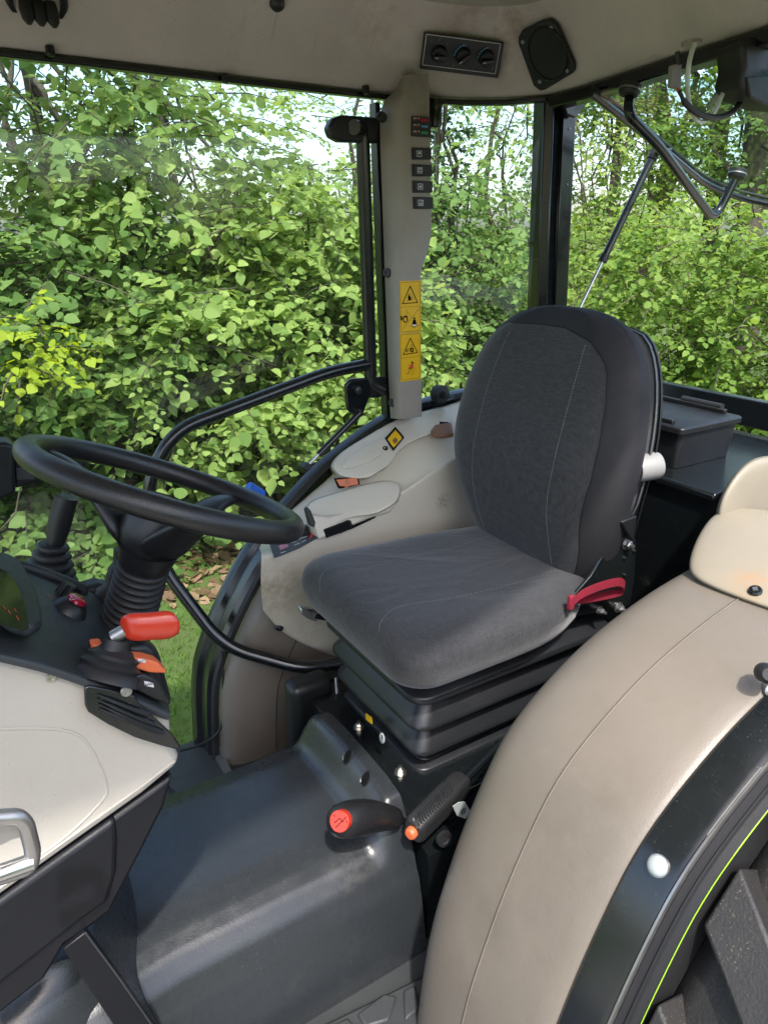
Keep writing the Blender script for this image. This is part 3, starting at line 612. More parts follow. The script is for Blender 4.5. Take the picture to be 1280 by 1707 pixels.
# yellow switch in black bezel
MB().slab([tp(u, v, .041) for u, v in ((641, 733), (659, 713), (674, 731), (655, 753))], TN*.006).go('switch_bezel', M['gloss'], con, bevel=.002)
MB().slab([tp(u, v, .0475) for u, v in ((646, 733), (659, 718), (670, 731), (656, 747))], TN*.004).go('yellow_switch', M['yellow'], con, bevel=.001)
MB().slab([tp(u, v, .052) for u, v in ((654, 734), (659, 729), (663, 734), (658, 740))], TN*.0006).go('switch_symbol', M['brown'], con)
bolt(tp(642, 748, .042), TN, .0075, M['gloss'], con, 'socket_cap', .004)
# brown lever
a, c = tp(748, 716, .012), tp(722, 722, .03); MB().slab([tp(u, v, .041) for u, v in ((717, 724), (724, 713), (752, 709), (756, 730), (736, 733), (720, 731))], TN*.014).go('brown_lever', M['brown'], con, bevel=.006, segs=3)
MB().slab([tp(u, v, .040) for u, v in ((728, 703), (748, 704), (748, 714), (728, 710))], TN*.001).go('lever_slot', M['ink'], con)
# control panel with symbols
CPP, CPN = fitp(con, [(458, 920), (492, 893), (524, 880), (508, 905), (470, 905)])
def cp(u, v, off=0.): return onp(u, v, CPP, CPN, off-.004)
b = MB().slab([cp(u, v, .006) for u, v in ((450, 909), (486, 884), (520, 872), (532, 896), (500, 914), (458, 931))], TN*.003); cpn = b.go('control_panel', M['panelgrey'], con, bevel=.001)
for poly_, mm in (([(464, 910), (478, 904), (482, 911), (468, 917)], M['redlens']), ([(519, 886), (524, 882), (526, 888), (518, 897), (514, 900), (518, 893)], M['inkred'])): MB().flat([cp(u, v, .0095) for u, v in poly_]).go('marking', mm, con)
for (x1, y1, x2, y2) in ((486, 905, 494, 902), (490, 909, 500, 905), (497, 899, 512, 894), (503, 904, 510, 900), (468, 922, 476, 919)): MB().line([cp(x1, y1, .0096), cp(x2, y2, .0096)], .0012, TN).go('marking', M['inkwhite'], con)
MB().lathe(cp(508, 889, .009), CPN, [(.013, 0), (.012, .016), (.009, .019)], 18).go('throttle_knob', M['black'], con)
MB().slab([onp(u, v, at(516, 868, y=1.42), (-.3, -1, .2), .02) for u, v in ((509, 850), (514, 846), (519, 852), (527, 872), (524, 880), (516, 876))], (0, .012, 0)).go('lever_tab', M['black'], con, bevel=.003)
_c, _n = hit(con, 466, 1046); bolt(_c, _n, .010, M['black'], con, 'console_bolt', .006)
MB().slab([T(u, v, 1.585) for u, v in ((645, 699), (700, 690), (705, 684), (704, 694), (660, 706))], (0, .01, 0)).go('pillar_gasket', M['gloss'])
# blue cap lever behind
MB().tube([at(442, 850, y=1.52), at(436, 830, y=1.52), at(428, 820, y=1.52)], .005, 10).go('lever_stem', M['black'])
MB().tube([at(436, 827, y=1.52), at(413, 811, y=1.52)], [.016, .018, .014], 16).go('blue_lever_cap', M['blue'], bevel=.003)
# seat side lever with chrome paddle
lv = MB().tube(fillet([at(575, 1015, y=1.24), at(552, 1031, y=1.25), at(524, 1026, y=1.25)], .03), .007, 12).go('slide_lever', M['gloss'])
MB().slab([at(u, v, y=1.245) for u, v in ((501, 1014), (527, 1018), (533, 1028), (528, 1037), (514, 1032), (502, 1024))], (0, .018, 0)).go('lever_paddle', M['chrome'], lv, bevel=.003)

# ================================================================== FLOOR, TUNNEL COVER
MB().slab([V((-1, .35, -1.30)), V((1.3, .35, -1.30)), V((1.3, 1.62, -1.30)), V((-1, 1.62, -1.30))], (0, 0, -.03)).go('cab_floor', M['mat_rub'], smooth=False)
b = MB()
for k in range(5):
    for j in range(3): b.box((.20+k*.035, 1.40+j*.045, -1.298), .026, .03, .006)
b.go('mat_ribs', M['mat_rub'], bevel=.002, smooth=True)
MB().slab([at(u, v, z=-1.285) for u, v in ((349, 1240), (362, 1234), (386, 1284), (374, 1290))], (0, 0, -.02)).go('sill_plate', M['steel'], smooth=False)
MB().slab([V((.28, 1.50, -1.29)), V((.42, 1.50, -1.29)), V((.44, 1.36, -1.28)), V((.34, 1.30, -1.28))], (0, 0, -.006)).go('floor_trim', M['mat_rub'])
def ss(t): t = max(0, min(1, t)); return t*t*(3-2*t)
def tun(x, s):                               # s in 0..1 across the section, far to near
    sec = [(1.225, -1.36), (1.222, -1.2), (1.215, -1.10), (1.195, -1.068), (1.15, -1.055), (1.08, -1.050), (1.0, -1.050), (.93, -1.052), (.885, -1.060), (.855, -1.076), (.83, -1.102), (.812, -1.14), (.80, -1.19), (.79, -1.24), (.782, -1.30), (.775, -1.42)]
    f = s*(len(sec)-1); i = min(int(f), len(sec)-2); t = f-i
    y = sec[i][0]*(1-t)+sec[i+1][0]*t; z = sec[i][1]*(1-t)+sec[i+1][1]*t
    # rise to the seat lip at the rear
    lip = ss((x-.505)/.055)*ss((1.235-y)/.05)*ss((y-.815)/.07)
    if z > -1.12: z += .070*lip
    y += -.025*ss((.12-x)/.1)*ss((.95-y)/.1)
    z -= .020*ss((.05-x)/.2)
    return V((x, y, z))
xs = [-.5, -.3, -.15, -.05, .02, .08, .14, .2, .26, .32, .37, .41, .45, .48, .495, .505, .515, .525, .535, .543, .55, .557, .565, .573, .58, .586]
tc_ = grid('tunnel_cover', [[tun(x, s/60) for s in range(61)] for x in xs], M['mould'], solid=.0, label='dark moulded rubber cover over the transmission tunnel')
for u, v in ((579, 1262), (609, 1298)):
    c, nn_ = hit(tc_, u, v); MB().lathe(c, nn_, [(.0175, -.002), (.0165, .0022), (.0135, .0005), (.0125, -.001)], 24, sx=1.0, sy=.7, up=(0, 1, 0), cap=False).go('hole_rim', M['mould']); MB().lathe(c, nn_, [(.0135, .0002), (.0135, .0006)], 24, sx=1., sy=.7, up=(0, 1, 0)).go('cover_hole', M['ink'])
# near step mat
b = MB().slab([at(u, v, z=-1.27) for u, v in ((705, 1625), (500, 1725), (420, 1800), (760, 1800), (760, 1620))], (0, 0, -.03)); sm_ = b.go('step_mat', M['mat_rub'], bevel=.006)
for q in (((595, 1690), (640, 1655), (662, 1660), (648, 1700), (610, 1712)), ((672, 1650), (692, 1640), (700, 1680), (675, 1700)), ((540, 1715), (580, 1695), (600, 1720), (570, 1740))):
    MB().slab([at(u, v, z=-1.262) for u, v in q], (0, 0, -.008)).go('mat_pad', M['mat_rub'], sm_, bevel=.004)
# black seat pedestal behind the lip, bolts, tag
MB().slab([V((.586, .84, -1.06)), V((1.3, .84, -1.06)), V((1.3, 1.26, -1.06)), V((.586, 1.26, -1.06))], (0, 0, .045)).go('seat_pedestal', M['gloss'], bevel=.003)
MB().box((.95, 1.05, -1.19), .70, .50, .215).go('pedestal_wall', M['gloss'], smooth=False)
for u, v in ((598, 1213), (667, 1288)): bolt(at(u, v, z=-1.015), (0, 0, 1), .0085, M['zinc'], None, 'hex_bolt', .006, True)
MB().box((.60, 1.30, -1.09), .11, .06, .22).go('side_bracket', M['black'], bevel=.02, segs=4)
MB().tube([at(560, 1130, y=1.27), at(562, 1160, y=1.25)], .004, 8).go('bracket_pin', M['steel'])

# ================================================================== SEAT
seat = MB()
def sec_ring(xf, yc, z, hw, d, tilt=0., n=40, ef=.55, bow=.015):
    out = []
    for k in range(n):
        a = 2*pi*k/n; c, s = cos(a), sin(a)
        yy = hw*math.copysign(abs(c)**.72, c); xx = d/2+d/2*math.copysign(abs(s)**ef, s)
        if s < 0: xx += bow*(1-(yy/hw)**2)                 # concave front between the bolsters
        if s < 0: xx += .02*max(0, abs(yy/hw)-.72)/.28
        out.append(V((xf+xx+tilt*yy, yc+yy, z)))
    return out
BR = [(-.735, 1.06, .150, .10), (-.715, 1.045, .180, .13), (-.67, 1.030, .203, .15), (-.60, 1.012, .233, .160), (-.52, 1.006, .256, .165), (-.45, 1.012, .266, .165), (-.38, 1.028, .264, .155), (-.31, 1.048, .252, .142), (-.25, 1.070, .230, .128), (-.205, 1.090, .200, .112), (-.175, 1.108, .160, .092), (-.155, 1.124, .108, .068), (-.146, 1.135, .05, .04)]
YC = lambda z: 1.118-.022*ss((-.50-z)/.2)
SEAT = bpy.data.objects.new('driver_seat', None); COL.objects.link(SEAT); SEAT.parent = TR; SEAT.location = (-TR.location.x, -TR.location.y, H)
rings = [sec_ring(x, YC(z), z, hw, d) for z, x, hw, d in BR]
SEAT['label'] = 'grey cloth suspension seat with tall rounded back'
bk = MB().loft(rings).go('backrest', M['seat_side'], SEAT, sub=2)
# rear shell of the backrest
rings2 = [sec_ring(x+d*.80, YC(z), z, hw*.93, .040, ef=.8, bow=0) for z, x, hw, d in BR[3:-2]]
MB().loft(rings2).go('back_shell', M['shell'], SEAT, sub=1)
rings3 = [sec_ring(x+d*.88, YC(z), z, hw*.93, .045, ef=.8, bow=0) for z, x, hw, d in BR[1:-2]]
MB().loft(rings3).go('back_cover', M['black'], SEAT, sub=1)
def front(o, y, z, off):                       # front skin of the backrest at height z
    hit(o, 0, 0); P, N, i, t = _bv[o.name].ray_cast(V((.5, y, z)), V((1, 0, 0)))
    if P is None: return None
    return P+(N if N.x < 0 else -N)*off
def edge_far(z): i = [k for k in BR]; return YC(z)+np.interp(z, [q[0] for q in BR], [q[2] for q in BR])
rows = []
zs = np.linspace(-.700, -.196, 34)
for z in zs:
    hw = float(np.interp(z, [q[0] for q in BR], [q[2] for q in BR])); t = (z+.700)/.504
    y0 = YC(z)-(hw-.038-.012*ss((t-.1)/.3)); y1 = YC(z)+hw*.975
    # round the top corners of the woven panel
    cut = max(0, t-.84)/.16; y0 += .10*(1-(1-cut**2.6)**.5) if cut < 1 else .10; y1 -= .05*cut**3
    top_drop = 0
    r_ = []
    for k in range(25):
        y = y0+(y1-y0)*k/24; zz = z+.012*(1-((y-(YC(z)-.02))/.22)**2)*ss((t-.6)/.4)
        P = front(bk, y, zz, .0016) or (r_[-1] if r_ else V((1.1, y, zz))); r_.append(P)
    rows.append(r_)
pnl = grid('woven_panel', rows, M['seat'], SEAT)
def seam_back(ys, z0=-.69, z1=-.21):
    b = MB(); pts = []
    for z in np.linspace(z0, z1, 180):
        hw = float(np.interp(z, [q[0] for q in BR], [q[2] for q in BR])); P = front(bk, YC(z)+ys*(.55+.45*hw/.26), z, .0030)
        if P is not None: pts.append(P)
    for i in range(0, len(pts)-1, 2): b.tube([pts[i], pts[i+1]], .00045, 5)
    b.go('stitching', M['stitch'], SEAT)
seam_back(.125); seam_back(-.125)
# edge piping of the woven panel
MB().tube([r[0] for r in rows]+rows[-1], .0011, 6).go('panel_piping', M['seat_dark'], SEAT)
# cushion
def cush(x0, x1, y0, y1, z, r, n=8):
    hx, hy = (x1-x0)/2, (y1-y0)/2; q = [V(((x0+x1)/2+a, (y0+y1)/2+b_, z)) for a, b_ in rrect(hx, hy, r, n)]; out = []
    for i, p in enumerate(q):
        nx_ = q[(i+1) % len(q)]; out.append(p)
        if i % (n+1) == n: out += [p.lerp(nx_, t/6) for t in range(1, 6)]
    return out
levels = [(.61, 1.16, .875, 1.265, -.785, .06), (.584, 1.17, .852, 1.29, -.770, .07), (.566, 1.175, .835, 1.305, -.728, .075), (.572, 1.175, .842, 1.298, -.695, .075), (.592, 1.172, .862, 1.278, -.678, .07), (.63, 1.165, .90, 1.24, -.671, .06), (.72, 1.10, .97, 1.17, -.672, .04)]
rings = []
for (x0, x1, y0, y1, z, r) in levels:
    rg = cush(x0, x1, y0, y1, z, r)
    rg = [V((p.x, 1.07+(p.y-1.07)*(1-.40*ss((p.x-.90)/.26)*(1 if p.y < 1.07 else .3)), p.z)) for p in rg]
    rings.append([V((p.x, p.y, p.z+ (.022*(1-(p.x-.57)/.6) if z > -.73 else .01) - (.012 if z > -.70 and p.x > .8 else 0)*(1-abs(p.y-1.07)/.25))) for p in rg])
cu = MB().loft(rings).go('seat_cushion', M['seat'], SEAT, sub=2)
cu.data.materials.append(M['seat_side'])
for p in cu.data.polygons:
    c = sum((cu.data.vertices[v].co for v in p.vertices), V())/len(p.vertices)
    p.material_index = 0
def on_top(u, v): return onp(u, v, (.60, 1.0, -.652), (-.035, 0, 1), .0012)
for pts in (((534, 985), (534, 965), (545, 950), (575, 941), (640, 936), (700, 926), (760, 912), (800, 898), (820, 893)), ((632, 1052), (634, 1040), (645, 1024), (665, 1012), (700, 1005), (760, 996), (850, 975), (930, 950))):
    P_ = [hit(cu, *q, .0008)[0] or on_top(*q) for q in pts]; P_ = catmull(P_, 22); b = MB()
    for i in range(0, len(P_)-1, 2): b.line([P_[i], P_[i+1]], .0010, (0, 0, 1))
    b.go('stitching', M['stitch'], SEAT, smooth=False)
# bellows: three folds
yc, xc = 1.085, .90
rings = []
prof = [(a_, b_, 0) for a_, b_ in ((-.765, 0), (-.79, .006), (-.838, .046), (-.850, .048), (-.856, .040), (-.866, .004), (-.872, .004), (-.910, .036), (-.920, .038), (-.926, .030), (-.936, 0), (-.942, 0), (-.978, .028), (-.988, .030), (-.994, .022), (-1.004, 0), (-1.03, -.004), (-1.036, .016), (-1.046, .018))]
for z, o_, _ in prof: rings.append([V((xc+a, yc+b_, z+(.028 if z < -.79 else 0))) for a, b_ in rrect(.225+o_, .148+o_, .022+o_*.4, 4)])
bel = MB().loft(rings).go('bellows', M['bellows'], SEAT, bevel=.0025, angle=70, label='black rubber suspension bellows with three folds')
def bp_(u, v, off): return onp(u, v, (.9, yc-.148-.010, -.965), (0, -1, .6), off)
text('bellows_lettering', 'GRAMMER', 750, 1192, (.9, yc-.148-.030, -.905), (0, -1, .55), .012, M['rubber'], SEAT, .003, right=(1, 0, 0))
text('bellows_badge_text', 'S', 637, 1229, (.622, 1.0, -.98), (-1, 0, 0), .012, M['ink'], SEAT, .0145, right=(0, -1, 0))
c = onp(638, 1230, (.622, 1.0, -.98), (-1, 0, 0), .01); MB().lathe(c, (-1, 0, 0), [(.011, 0), (.011, .003), (.0095, .004)], 24, sx=.75, sy=1.1).go('round_badge', M['white'], SEAT)
MB().slab([onp(u, v, (.625, 1.0, -.98), (-1, 0, 0), .006) for u, v in ((611, 1189), (620, 1196), (621, 1206), (612, 1199))], (-.003, 0, 0)).go('yellow_tag', M['yellow'], SEAT)
# recliner plate on the near side
rp_ = [(985, 960), (1003, 930), (1012, 895), (1030, 878), (1052, 880), (1060, 900), (1058, 960), (1050, 1010), (1000, 1020), (948, 1030), (950, 1000)]
pb = MB().slab([at(u, v, y=.885) for u, v in rp_], (0, .008, 0)).go('recliner_plate', M['gloss'], SEAT, bevel=.002)
for u, v, rr_ in ((1043, 906, .009), (1040, 930, .004), (1022, 900, .0035), (1056, 918, .0035), (1048, 890, .0035), (1030, 1012, .008), (998, 1016, .006), (1040, 958, .003), (1035, 890, .0035)):
    bolt(at(u, v, y=.884), (0, -1, 0), rr_, M['steel'] if rr_ > .005 else M['black'], SEAT, 'recliner_bolt', .007 if rr_ > .005 else .004, rr_ > .005)
MB().slab([at(u, v, y=.86) for u, v in ((1036, 870), (1062, 860), (1056, 905), (1040, 880))], (0, .03, 0)).go('recliner_bracket', M['black'], SEAT, bevel=.003)
# red belt loop
P_ = [at(u, v, y=y) for u, v, y in ((952, 1006, .845), (970, 990, .84), (1000, 977, .84), (1030, 970, .84), (1040, 976, .845), (1034, 986, .855), (1000, 994, .86), (962, 1000, .86))]
b = MB(); P2 = catmull([V(p) for p in P_], 5); b.loft([[p+V((0, 0, .0095)), p+V((0, -.001, .0095)), p+V((0, -.001, -.0095)), p+V((0, 0, -.0095))] for p in P2]); b.go('belt_loop', M['belt'], SEAT)
MB().box(at(951, 1004, y=.843), .012, .010, .03).go('belt_stitch_box', M['belt'], SEAT, bevel=.002)
# white adjuster knob
c = at(1068, 780, y=.885); MB().lathe(c, V((.93, -.32, .1)), [(.027, -.012), (.028, .0), (.0285, .030), (.026, .038), (.018, .041)], 28).go('lumbar_knob', M['offwhite'], SEAT)

# ================================================================== REAR BULKHEAD, LEDGE, STORAGE BIN
MB().slab([V((1.30, .80, -.50)), V((1.78, .80, -.50)), V((1.78, 1.60, -.50)), V((1.30, 1.60, -.50))], (0, 0, -.02)).go('rear_ledge', M['gloss'], bevel=.006)
MB().slab([V((1.31, .79, -.515)), V((1.31, 1.60, -.515)), V((1.31, 1.60, -1.3)), V((1.31, .79, -1.3))], (.02, 0, 0)).go('rear_bulkhead', M['gloss'], smooth=False)
MB().slab([V((1.0, .735, -.95)), V((1.10, .735, -.70)), V((1.24, .735, -.52)), V((1.80, .735, -.50)), V((1.80, .735, -1.3)), V((.95, .735, -1.3))], (0, .012, 0)).go('arch_side_plate', M['gloss'], smooth=False)
# rear lower frame
BN = bpy.data.objects.new('storage_bin', None); COL.objects.link(BN); BN.location = (1.47, 1.15, H-.50); BN['label'] = 'black plastic storage bin with ridged lid standing on the rear ledge behind the seat'; BN['category'] = 'storage bin'
def kid(o): o.location = -BN.location+V((0, 0, H)); return o
b = MB(); rr = []
for z, g in ((-.499, -.006), (-.42, .0), (-.415, .0)): rr.append([V((1.47+a*1., 1.21+c_, z)) for a, c_ in rrect(.105+g, .265+g, .012, 3)])
kid(b.loft(rr).go('bin_body', M['black'], BN, bevel=.0))
kid(MB().loft([[V((1.47+a, 1.21+c_, z)) for a, c_ in rrect(.112+g, .272+g, .012, 3)] for z, g in ((-.417, 0), (-.404, 0), (-.401, -.004))]).go('bin_lid', M['black'], BN, bevel=.002))
b = MB()
for x_ in (1.375, 1.565): b.box((x_, 1.215, -.396), .012, .48, .010)
kid(b.go('lid_ridge', M['black'], BN, bevel=.002))
kid(MB().tube([V((1.572, .99, -.389)), V((1.572, 1.10, -.389))], .008, 12).go('bin_hinge', M['rubber'], BN))
MB().slab([V((1.86, .6, -.50)), V((1.86, 1.6, -.50)), V((1.86, 1.6, -.425)), V((1.86, .6, -.425))], (.03, 0, 0)).go('rear_sill', M['gloss'], bevel=.003)
MB().slab([V((1.78, .6, -.515)), V((1.86, .6, -.515)), V((1.86, 1.6, -.515)), V((1.78, 1.6, -.515))], (0, 0, -.01)).go('rear_channel', M['black'], smooth=False)

# ================================================================== REAR WINDOW (raised)
W0 = V((1.38, 1.39, .262)); W1 = at(1165, 298, y=1.35); W2 = at(1400, 372, x=W1.x+.02); Wn = (W1-W0).cross(V((0, -1, .02))).normalized(); Wn = Wn if Wn.z < 0 else -Wn
RW = bpy.data.objects.new('rear_window', None); COL.objects.link(RW); RW.parent = TR; RW.location = (-TR.location.x, -TR.location.y, H); RW['label'] = 'rear window pane swung open and upwards'
def wp(u, v, off=0.): return onp(u, v, W1, Wn, off)
outl = fillet([wp(985, 155), wp(1100, 245), wp(1172, 305), wp(1225, 328), wp(1420, 372)], .05, 6)
back = [V((1.37, .75, .30)), V((1.38, 1.35, .275))]
MB().slab(outl+[V((1.38, .70, W0.z+.0))]+[V((1.37, 1.36, W0.z))], (0, 0, .004)).go('window_pane', M['glass2'], RW, smooth=False)
MB().tube(outl, .0085, 12).go('window_frame', M['gloss'], RW, angle=60)
o2 = [p+V((.008, .006, .016)) for p in outl]; MB().tube(o2, .0045, 8).go('window_seal', M['rubber'], RW)
hp = fillet([wp(1049, 158, .01), wp(1046, 190, .055), wp(1100, 246, .075), wp(1190, 368, .13), wp(1224, 300, .03)], .045, 7)
MB().tube(hp, .0105, 14).go('window_handle', M['gloss'], RW, angle=60)
for (u, v), nm in (((1049, 150), 0), ((1228, 290), 0)):
    c = wp(u, v, .004); MB().lathe(c, Wn, [(.022, -.010), (.022, .004), (.019, .010), (.012, .011)], 24).go('handle_pad', M['rubber'], RW)
    MB().lathe(c, Wn, [(.0235, -.001), (.0235, .002)], 24).go('pad_ring', M['steel'], RW)
# gas strut
a, c = at(1092, 252, y=1.34), at(963, 520, y=1.36)
st = MB().tube([a, a+(c-a)*.66], .0095, 14).go('window_gas_strut', M['gloss'])
MB().tube([a+(c-a)*.66, c], .0042, 10).go('strut_rod', M['chrome'], st); MB().tube([a+(c-a)*-.03, a+(c-a)*.05], .0125, 12).go('strut_end', M['black'], st); MB().tube([a+(c-a)*.64, a+(c-a)*.68], .0115, 12).go('strut_collar', M['black'], st)
MB().tube([a, at(1118, 250, y=1.32)], .006, 10).go('strut_pin', M['black'], st)
# wiper motor, tubes, connector
wm = MB(); 
pts = [at(u, v, y=.90) for u, v in ((1236, 70), (1300, 40), (1330, 60), (1330, 180), (1285, 176), (1248, 160), (1232, 140), (1240, 110))]
wm.slab(pts, (.02, .07, 0)).go('wiper_motor', M['rubber'], bevel=.010, segs=3)
pts = [at(u, v, y=.895) for u, v in ((1245, 128), (1330, 118), (1330, 182), (1284, 178), (1250, 162))]
MB().slab(pts, (0, .01, 0)).go('motor_plate', M['rubber'], bevel=.003)
MB().tube(catmull([at(u, v, y=.95) for u, v in ((1157, 72), (1147, 110), (1146, 160), (1156, 192), (1166, 203), (1185, 195), (1200, 165), (1220, 118))], 5), .0042, 10).go('washer_hose', M['tube'])
MB().tube(catmull([at(u, v, y=.94) for u, v in ((1132, 152), (1142, 172), (1165, 190), (1195, 196), (1222, 185), (1240, 155), (1247, 110), (1252, 70))], 5), [.0035]*3+[.0055]*20, 10).go('wiper_cable', M['cable'])
MB().lathe(at(1222, 106, y=.95), (.1, 0, 1), [(.006, -.014), (.007, 0), (.014, .001), (.015, .006), (.007, .008), (.006, .02)], 18).go('hose_grommet', M['rubber'])
MB().tube([at(1222, 98, y=.95), at(1228, 60, y=.97)], .005, 10).go('washer_nozzle', M['tube'])
MB().lathe(at(1152, 72, y=.97), (0, -.1, -1), [(.018, -.003), (.017, .003), (.008, .006)], 20).go('grommet', M['trim'])
MB().slab([at(u, v, y=.97) for u, v in ((1122, 108), (1137, 104), (1136, 148), (1120, 146))], (0, .012, 0)).go('white_connector', M['offwhite'], bevel=.003)
MB().tube([at(1128, 86, y=.972), at(1131, 108, y=.972)], .004, 8).go('connector_wire', M['cable'])
MB().tube([at(1128, 148, y=.97), at(1134, 158, y=.95)], .003, 8).go('red_wire', M['orange'])

# ================================================================== NEAR WHEEL ARCH
NP = catmull([V((x, 0, z)) for x, z in [(.40, -1.75), (.44, -1.45), (.468, -1.12), (.509, -.948), (.568, -.798), (.632, -.695), (.738, -.615), (.852, -.563), (1.0, -.525), (1.2, -.505), (1.5, -.51)]], 6)
band('wheel_arch_cover', NP, [(.395, .012), (.40, .0), (.46, .0), (.53, .0), (.59, .002), (.63, .008), (.66, .022), (.685, .05), (.70, .10), (.705, .3), (.705, .5)], M['vinyl'], sub=1, label='tan vinyl cover of the near wheel arch')
P_ = [V((q.x, .535, q.z)) for q in shiftp(NP, -.0006)]; MB().tube(P_, .0013, 6).go('vinyl_seam', M['vinyl']); MB().tube([p+V((0, .0016, .0002)) for p in P_], .0004, 6).go('seam_groove', M['rubber'])
band('arch_sill', NP, [(.402, .018), (.400, .004), (.396, .001), (.352, .004), (.345, .006)], M['gloss'], angle=25, label='black painted flange along the near arch')
band('sill_edge', NP, [(.345, .008), (.343, .004), (.340, .004), (.338, .010)], M['steel'])  # the flange's thin silver highlight, made as a steel band
band('arch_seal', NP, [(.338, .012), (.337, .007), (.327, .007), (.3262, .010)], M['seat_side'], angle=25)
band('arch_seal', NP, [(.3262, .010), (.3255, .004), (.3235, .004), (.322, .009), (.312, .010)], M['rubber'], angle=25)
band('lime_fender_edge', NP, [(.3113, .0090), (.3110, .008), (.3104, .008), (.3102, .0092)], M['lime'], angle=25)
band('fender_underside', NP, [(.3104, .0095), (.3098, .03), (.3095, .14)], M['rubber'])
c = at(1088, 1443, y=.372); # white button
i0 = min(range(len(NP)), key=lambda i: (V((NP[i].x, 0, NP[i].z))-V((c.x, 0, c.z))).length); t = (NP[i0+1]-NP[i0-1]).normalized(); nn = V((-t.z, 0, t.x))
c = V((NP[i0].x, .368, NP[i0].z))
uv = [(i, ) for i in range(2)]
MB().lathe(c-nn*-.001, nn, [(.0125, -.003), (.0125, .002), (.0115, .005), (.0085, .0078), (.0045, .0092), (.001, .0096)], 28).go('white_button', M['white'])
MB().lathe(c, nn, [(.0135, -.003), (.0135, .0015)], 28).go('button_rim', M['steel'])
# catch at the right edge
c = at(1276, 1122, y=.40); MB().lathe(c, (-.6, -.5, .4), [(.010, -.02), (.013, -.01), (.013, .012), (.008, .018)], 18).go('door_catch', M['rubber']); MB().lathe(at(1282, 1150, y=.40), (-.5, -.6, .3), [(.009, -.01), (.009, .008), (.005, .010)], 16).go('catch_bolt', M['steel'])
# beige pod over the arch
def pr(x):                                  # arch height at x
    for a_, b_ in zip(NP, NP[1:]):
        if a_.x <= x <= b_.x: return a_.z+(b_.z-a_.z)*(x-a_.x)/(b_.x-a_.x)
    return NP[-1].z
PD = bpy.data.objects.new('fender_pod', None); COL.objects.link(PD); PD.parent = TR; PD.location = (-TR.location.x, -TR.location.y, H); PD['label'] = 'beige moulded pod on the near wheel arch'
px0 = [(1146, 945), (1152, 915), (1175, 870), (1200, 850), (1225, 845), (1262, 848), (1340, 860), (1380, 900), (1380, 1050), (1300, 1022), (1235, 1000), (1180, 978), (1153, 962)]
rings = []
for f, h in ((1.0, .003), (1.0, .008), (.985, .014), (.9, .020), (.5, .026)):
    rr = []
    for u, v in px0:
        cu_, cv_ = 1265, 930; P = onp(cu_+(u-cu_)*f, cv_+(v-cv_)*f, (1.0, .5, -.533), (-.22, 0, 1), h); rr.append(P)
    rings.append(rr)
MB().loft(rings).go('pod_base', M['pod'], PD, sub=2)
px1 = [(1190, 872), (1194, 845), (1203, 820), (1222, 790), (1245, 768), (1268, 760), (1300, 758), (1400, 770), (1400, 960), (1300, 940), (1240, 920), (1205, 900)]
b = MB(); rings = []
for f, dy in ((1.0, .14), (1.0, .06), (.99, .015), (.95, .0), (.6, -.006)):
    rings.append([at(1300+(u-1300)*f, 830+(v-830)*f, y=.695+dy) for u, v in px1])
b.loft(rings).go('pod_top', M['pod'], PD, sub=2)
c, sN = hit(bpy.data.objects['pod_base'], 1258, 986)
bolt(c, sN, .0105, M['gloss'], PD, 'pod_screw', .005); MB().lathe(c+sN.normalized()*.0045, sN, [(.0055, 0), (.005, .0022)], 4).go('screw_cross', M['steel'], PD)

# ================================================================== REAR TYRE
AX = V((1.21, 0, -1.21)); RO = .742
TY = bpy.data.objects.new('rear_wheel', None); COL.objects.link(TY); TY.parent = TR; TY.location = (-TR.location.x, -TR.location.y, H); TY['label'] = 'muddy rear tyre with deep lugs'
prof = [(.45, .30), (.60, .31), (.705, .308), (.722, .28), (.726, .10), (.726, -.05), (.715, -.15), (.68, -.20), (.58, -.22), (.45, -.20)]
b = MB(); b.loft([[AX+V((-r*cos(a), y, r*sin(a))) for a in [2*pi*k/96 for k in range(96)]] for r, y in prof], cap=False); b.go('tyre', M['tyre'], TY, angle=60)
for k in range(26):
    for sd in (0, 1):
        a0 = 2*pi*(k+.5*sd)/26; b = MB(); rr = []
        for t in (0, .33, .66, 1.):
            y = (.302-.21*t) if sd == 0 else (-.20+.19*t); aa = a0-.20*t
            w0 = .054; hh = .757
            rr.append([AX+V((-r*cos(aa+da), y, r*sin(aa+da))) for r, da in ((.70, -w0*1.3), (hh, -w0*.95), (hh, w0*.95), (.70, w0*1.3))])
        b.loft(rr).go('tyre_lug', M['tyre'], TY, bevel=.004, smooth=True)

# ================================================================== STEERING
HC = V((.250, .992, -.346)); n_ = V((.458, .063, 1)).normalized(); e1 = (V((0, 1, 0))-n_*n_.y).normalized(); e2 = e1.cross(n_)
def UVw(p): return 640+FPX*p.dot(RT)/p.dot(FW), 853.5-FPX*p.dot(UP)/p.dot(FW)
def wang(u, v): return min(range(360), key=lambda a: (UVw(HC+(e1*cos(R(a))+e2*sin(R(a)))*.19)[0]-u)**2+(UVw(HC+(e1*cos(R(a))+e2*sin(R(a)))*.19)[1]-v)**2)
SW = bpy.data.objects.new('steering_wheel', None); COL.objects.link(SW); SW.parent = TR; SW.location = (-TR.location.x, -TR.location.y, H); SW['label'] = 'black three spoke steering wheel'
RR = .190
b = MB(); nseg = 96; rings = []
for k in range(nseg):
    a = 2*pi*k/nseg; d = e1*cos(a)+e2*sin(a); rings.append([HC+d*RR+(d*cos(q)+n_*sin(q))*(.0168) for q in [2*pi*j/18 for j in range(18)]])
b.loft(rings+[rings[0]], cap=False); b.go('wheel_rim', M['wheelrub'], SW)
hub = HC-n_*.045
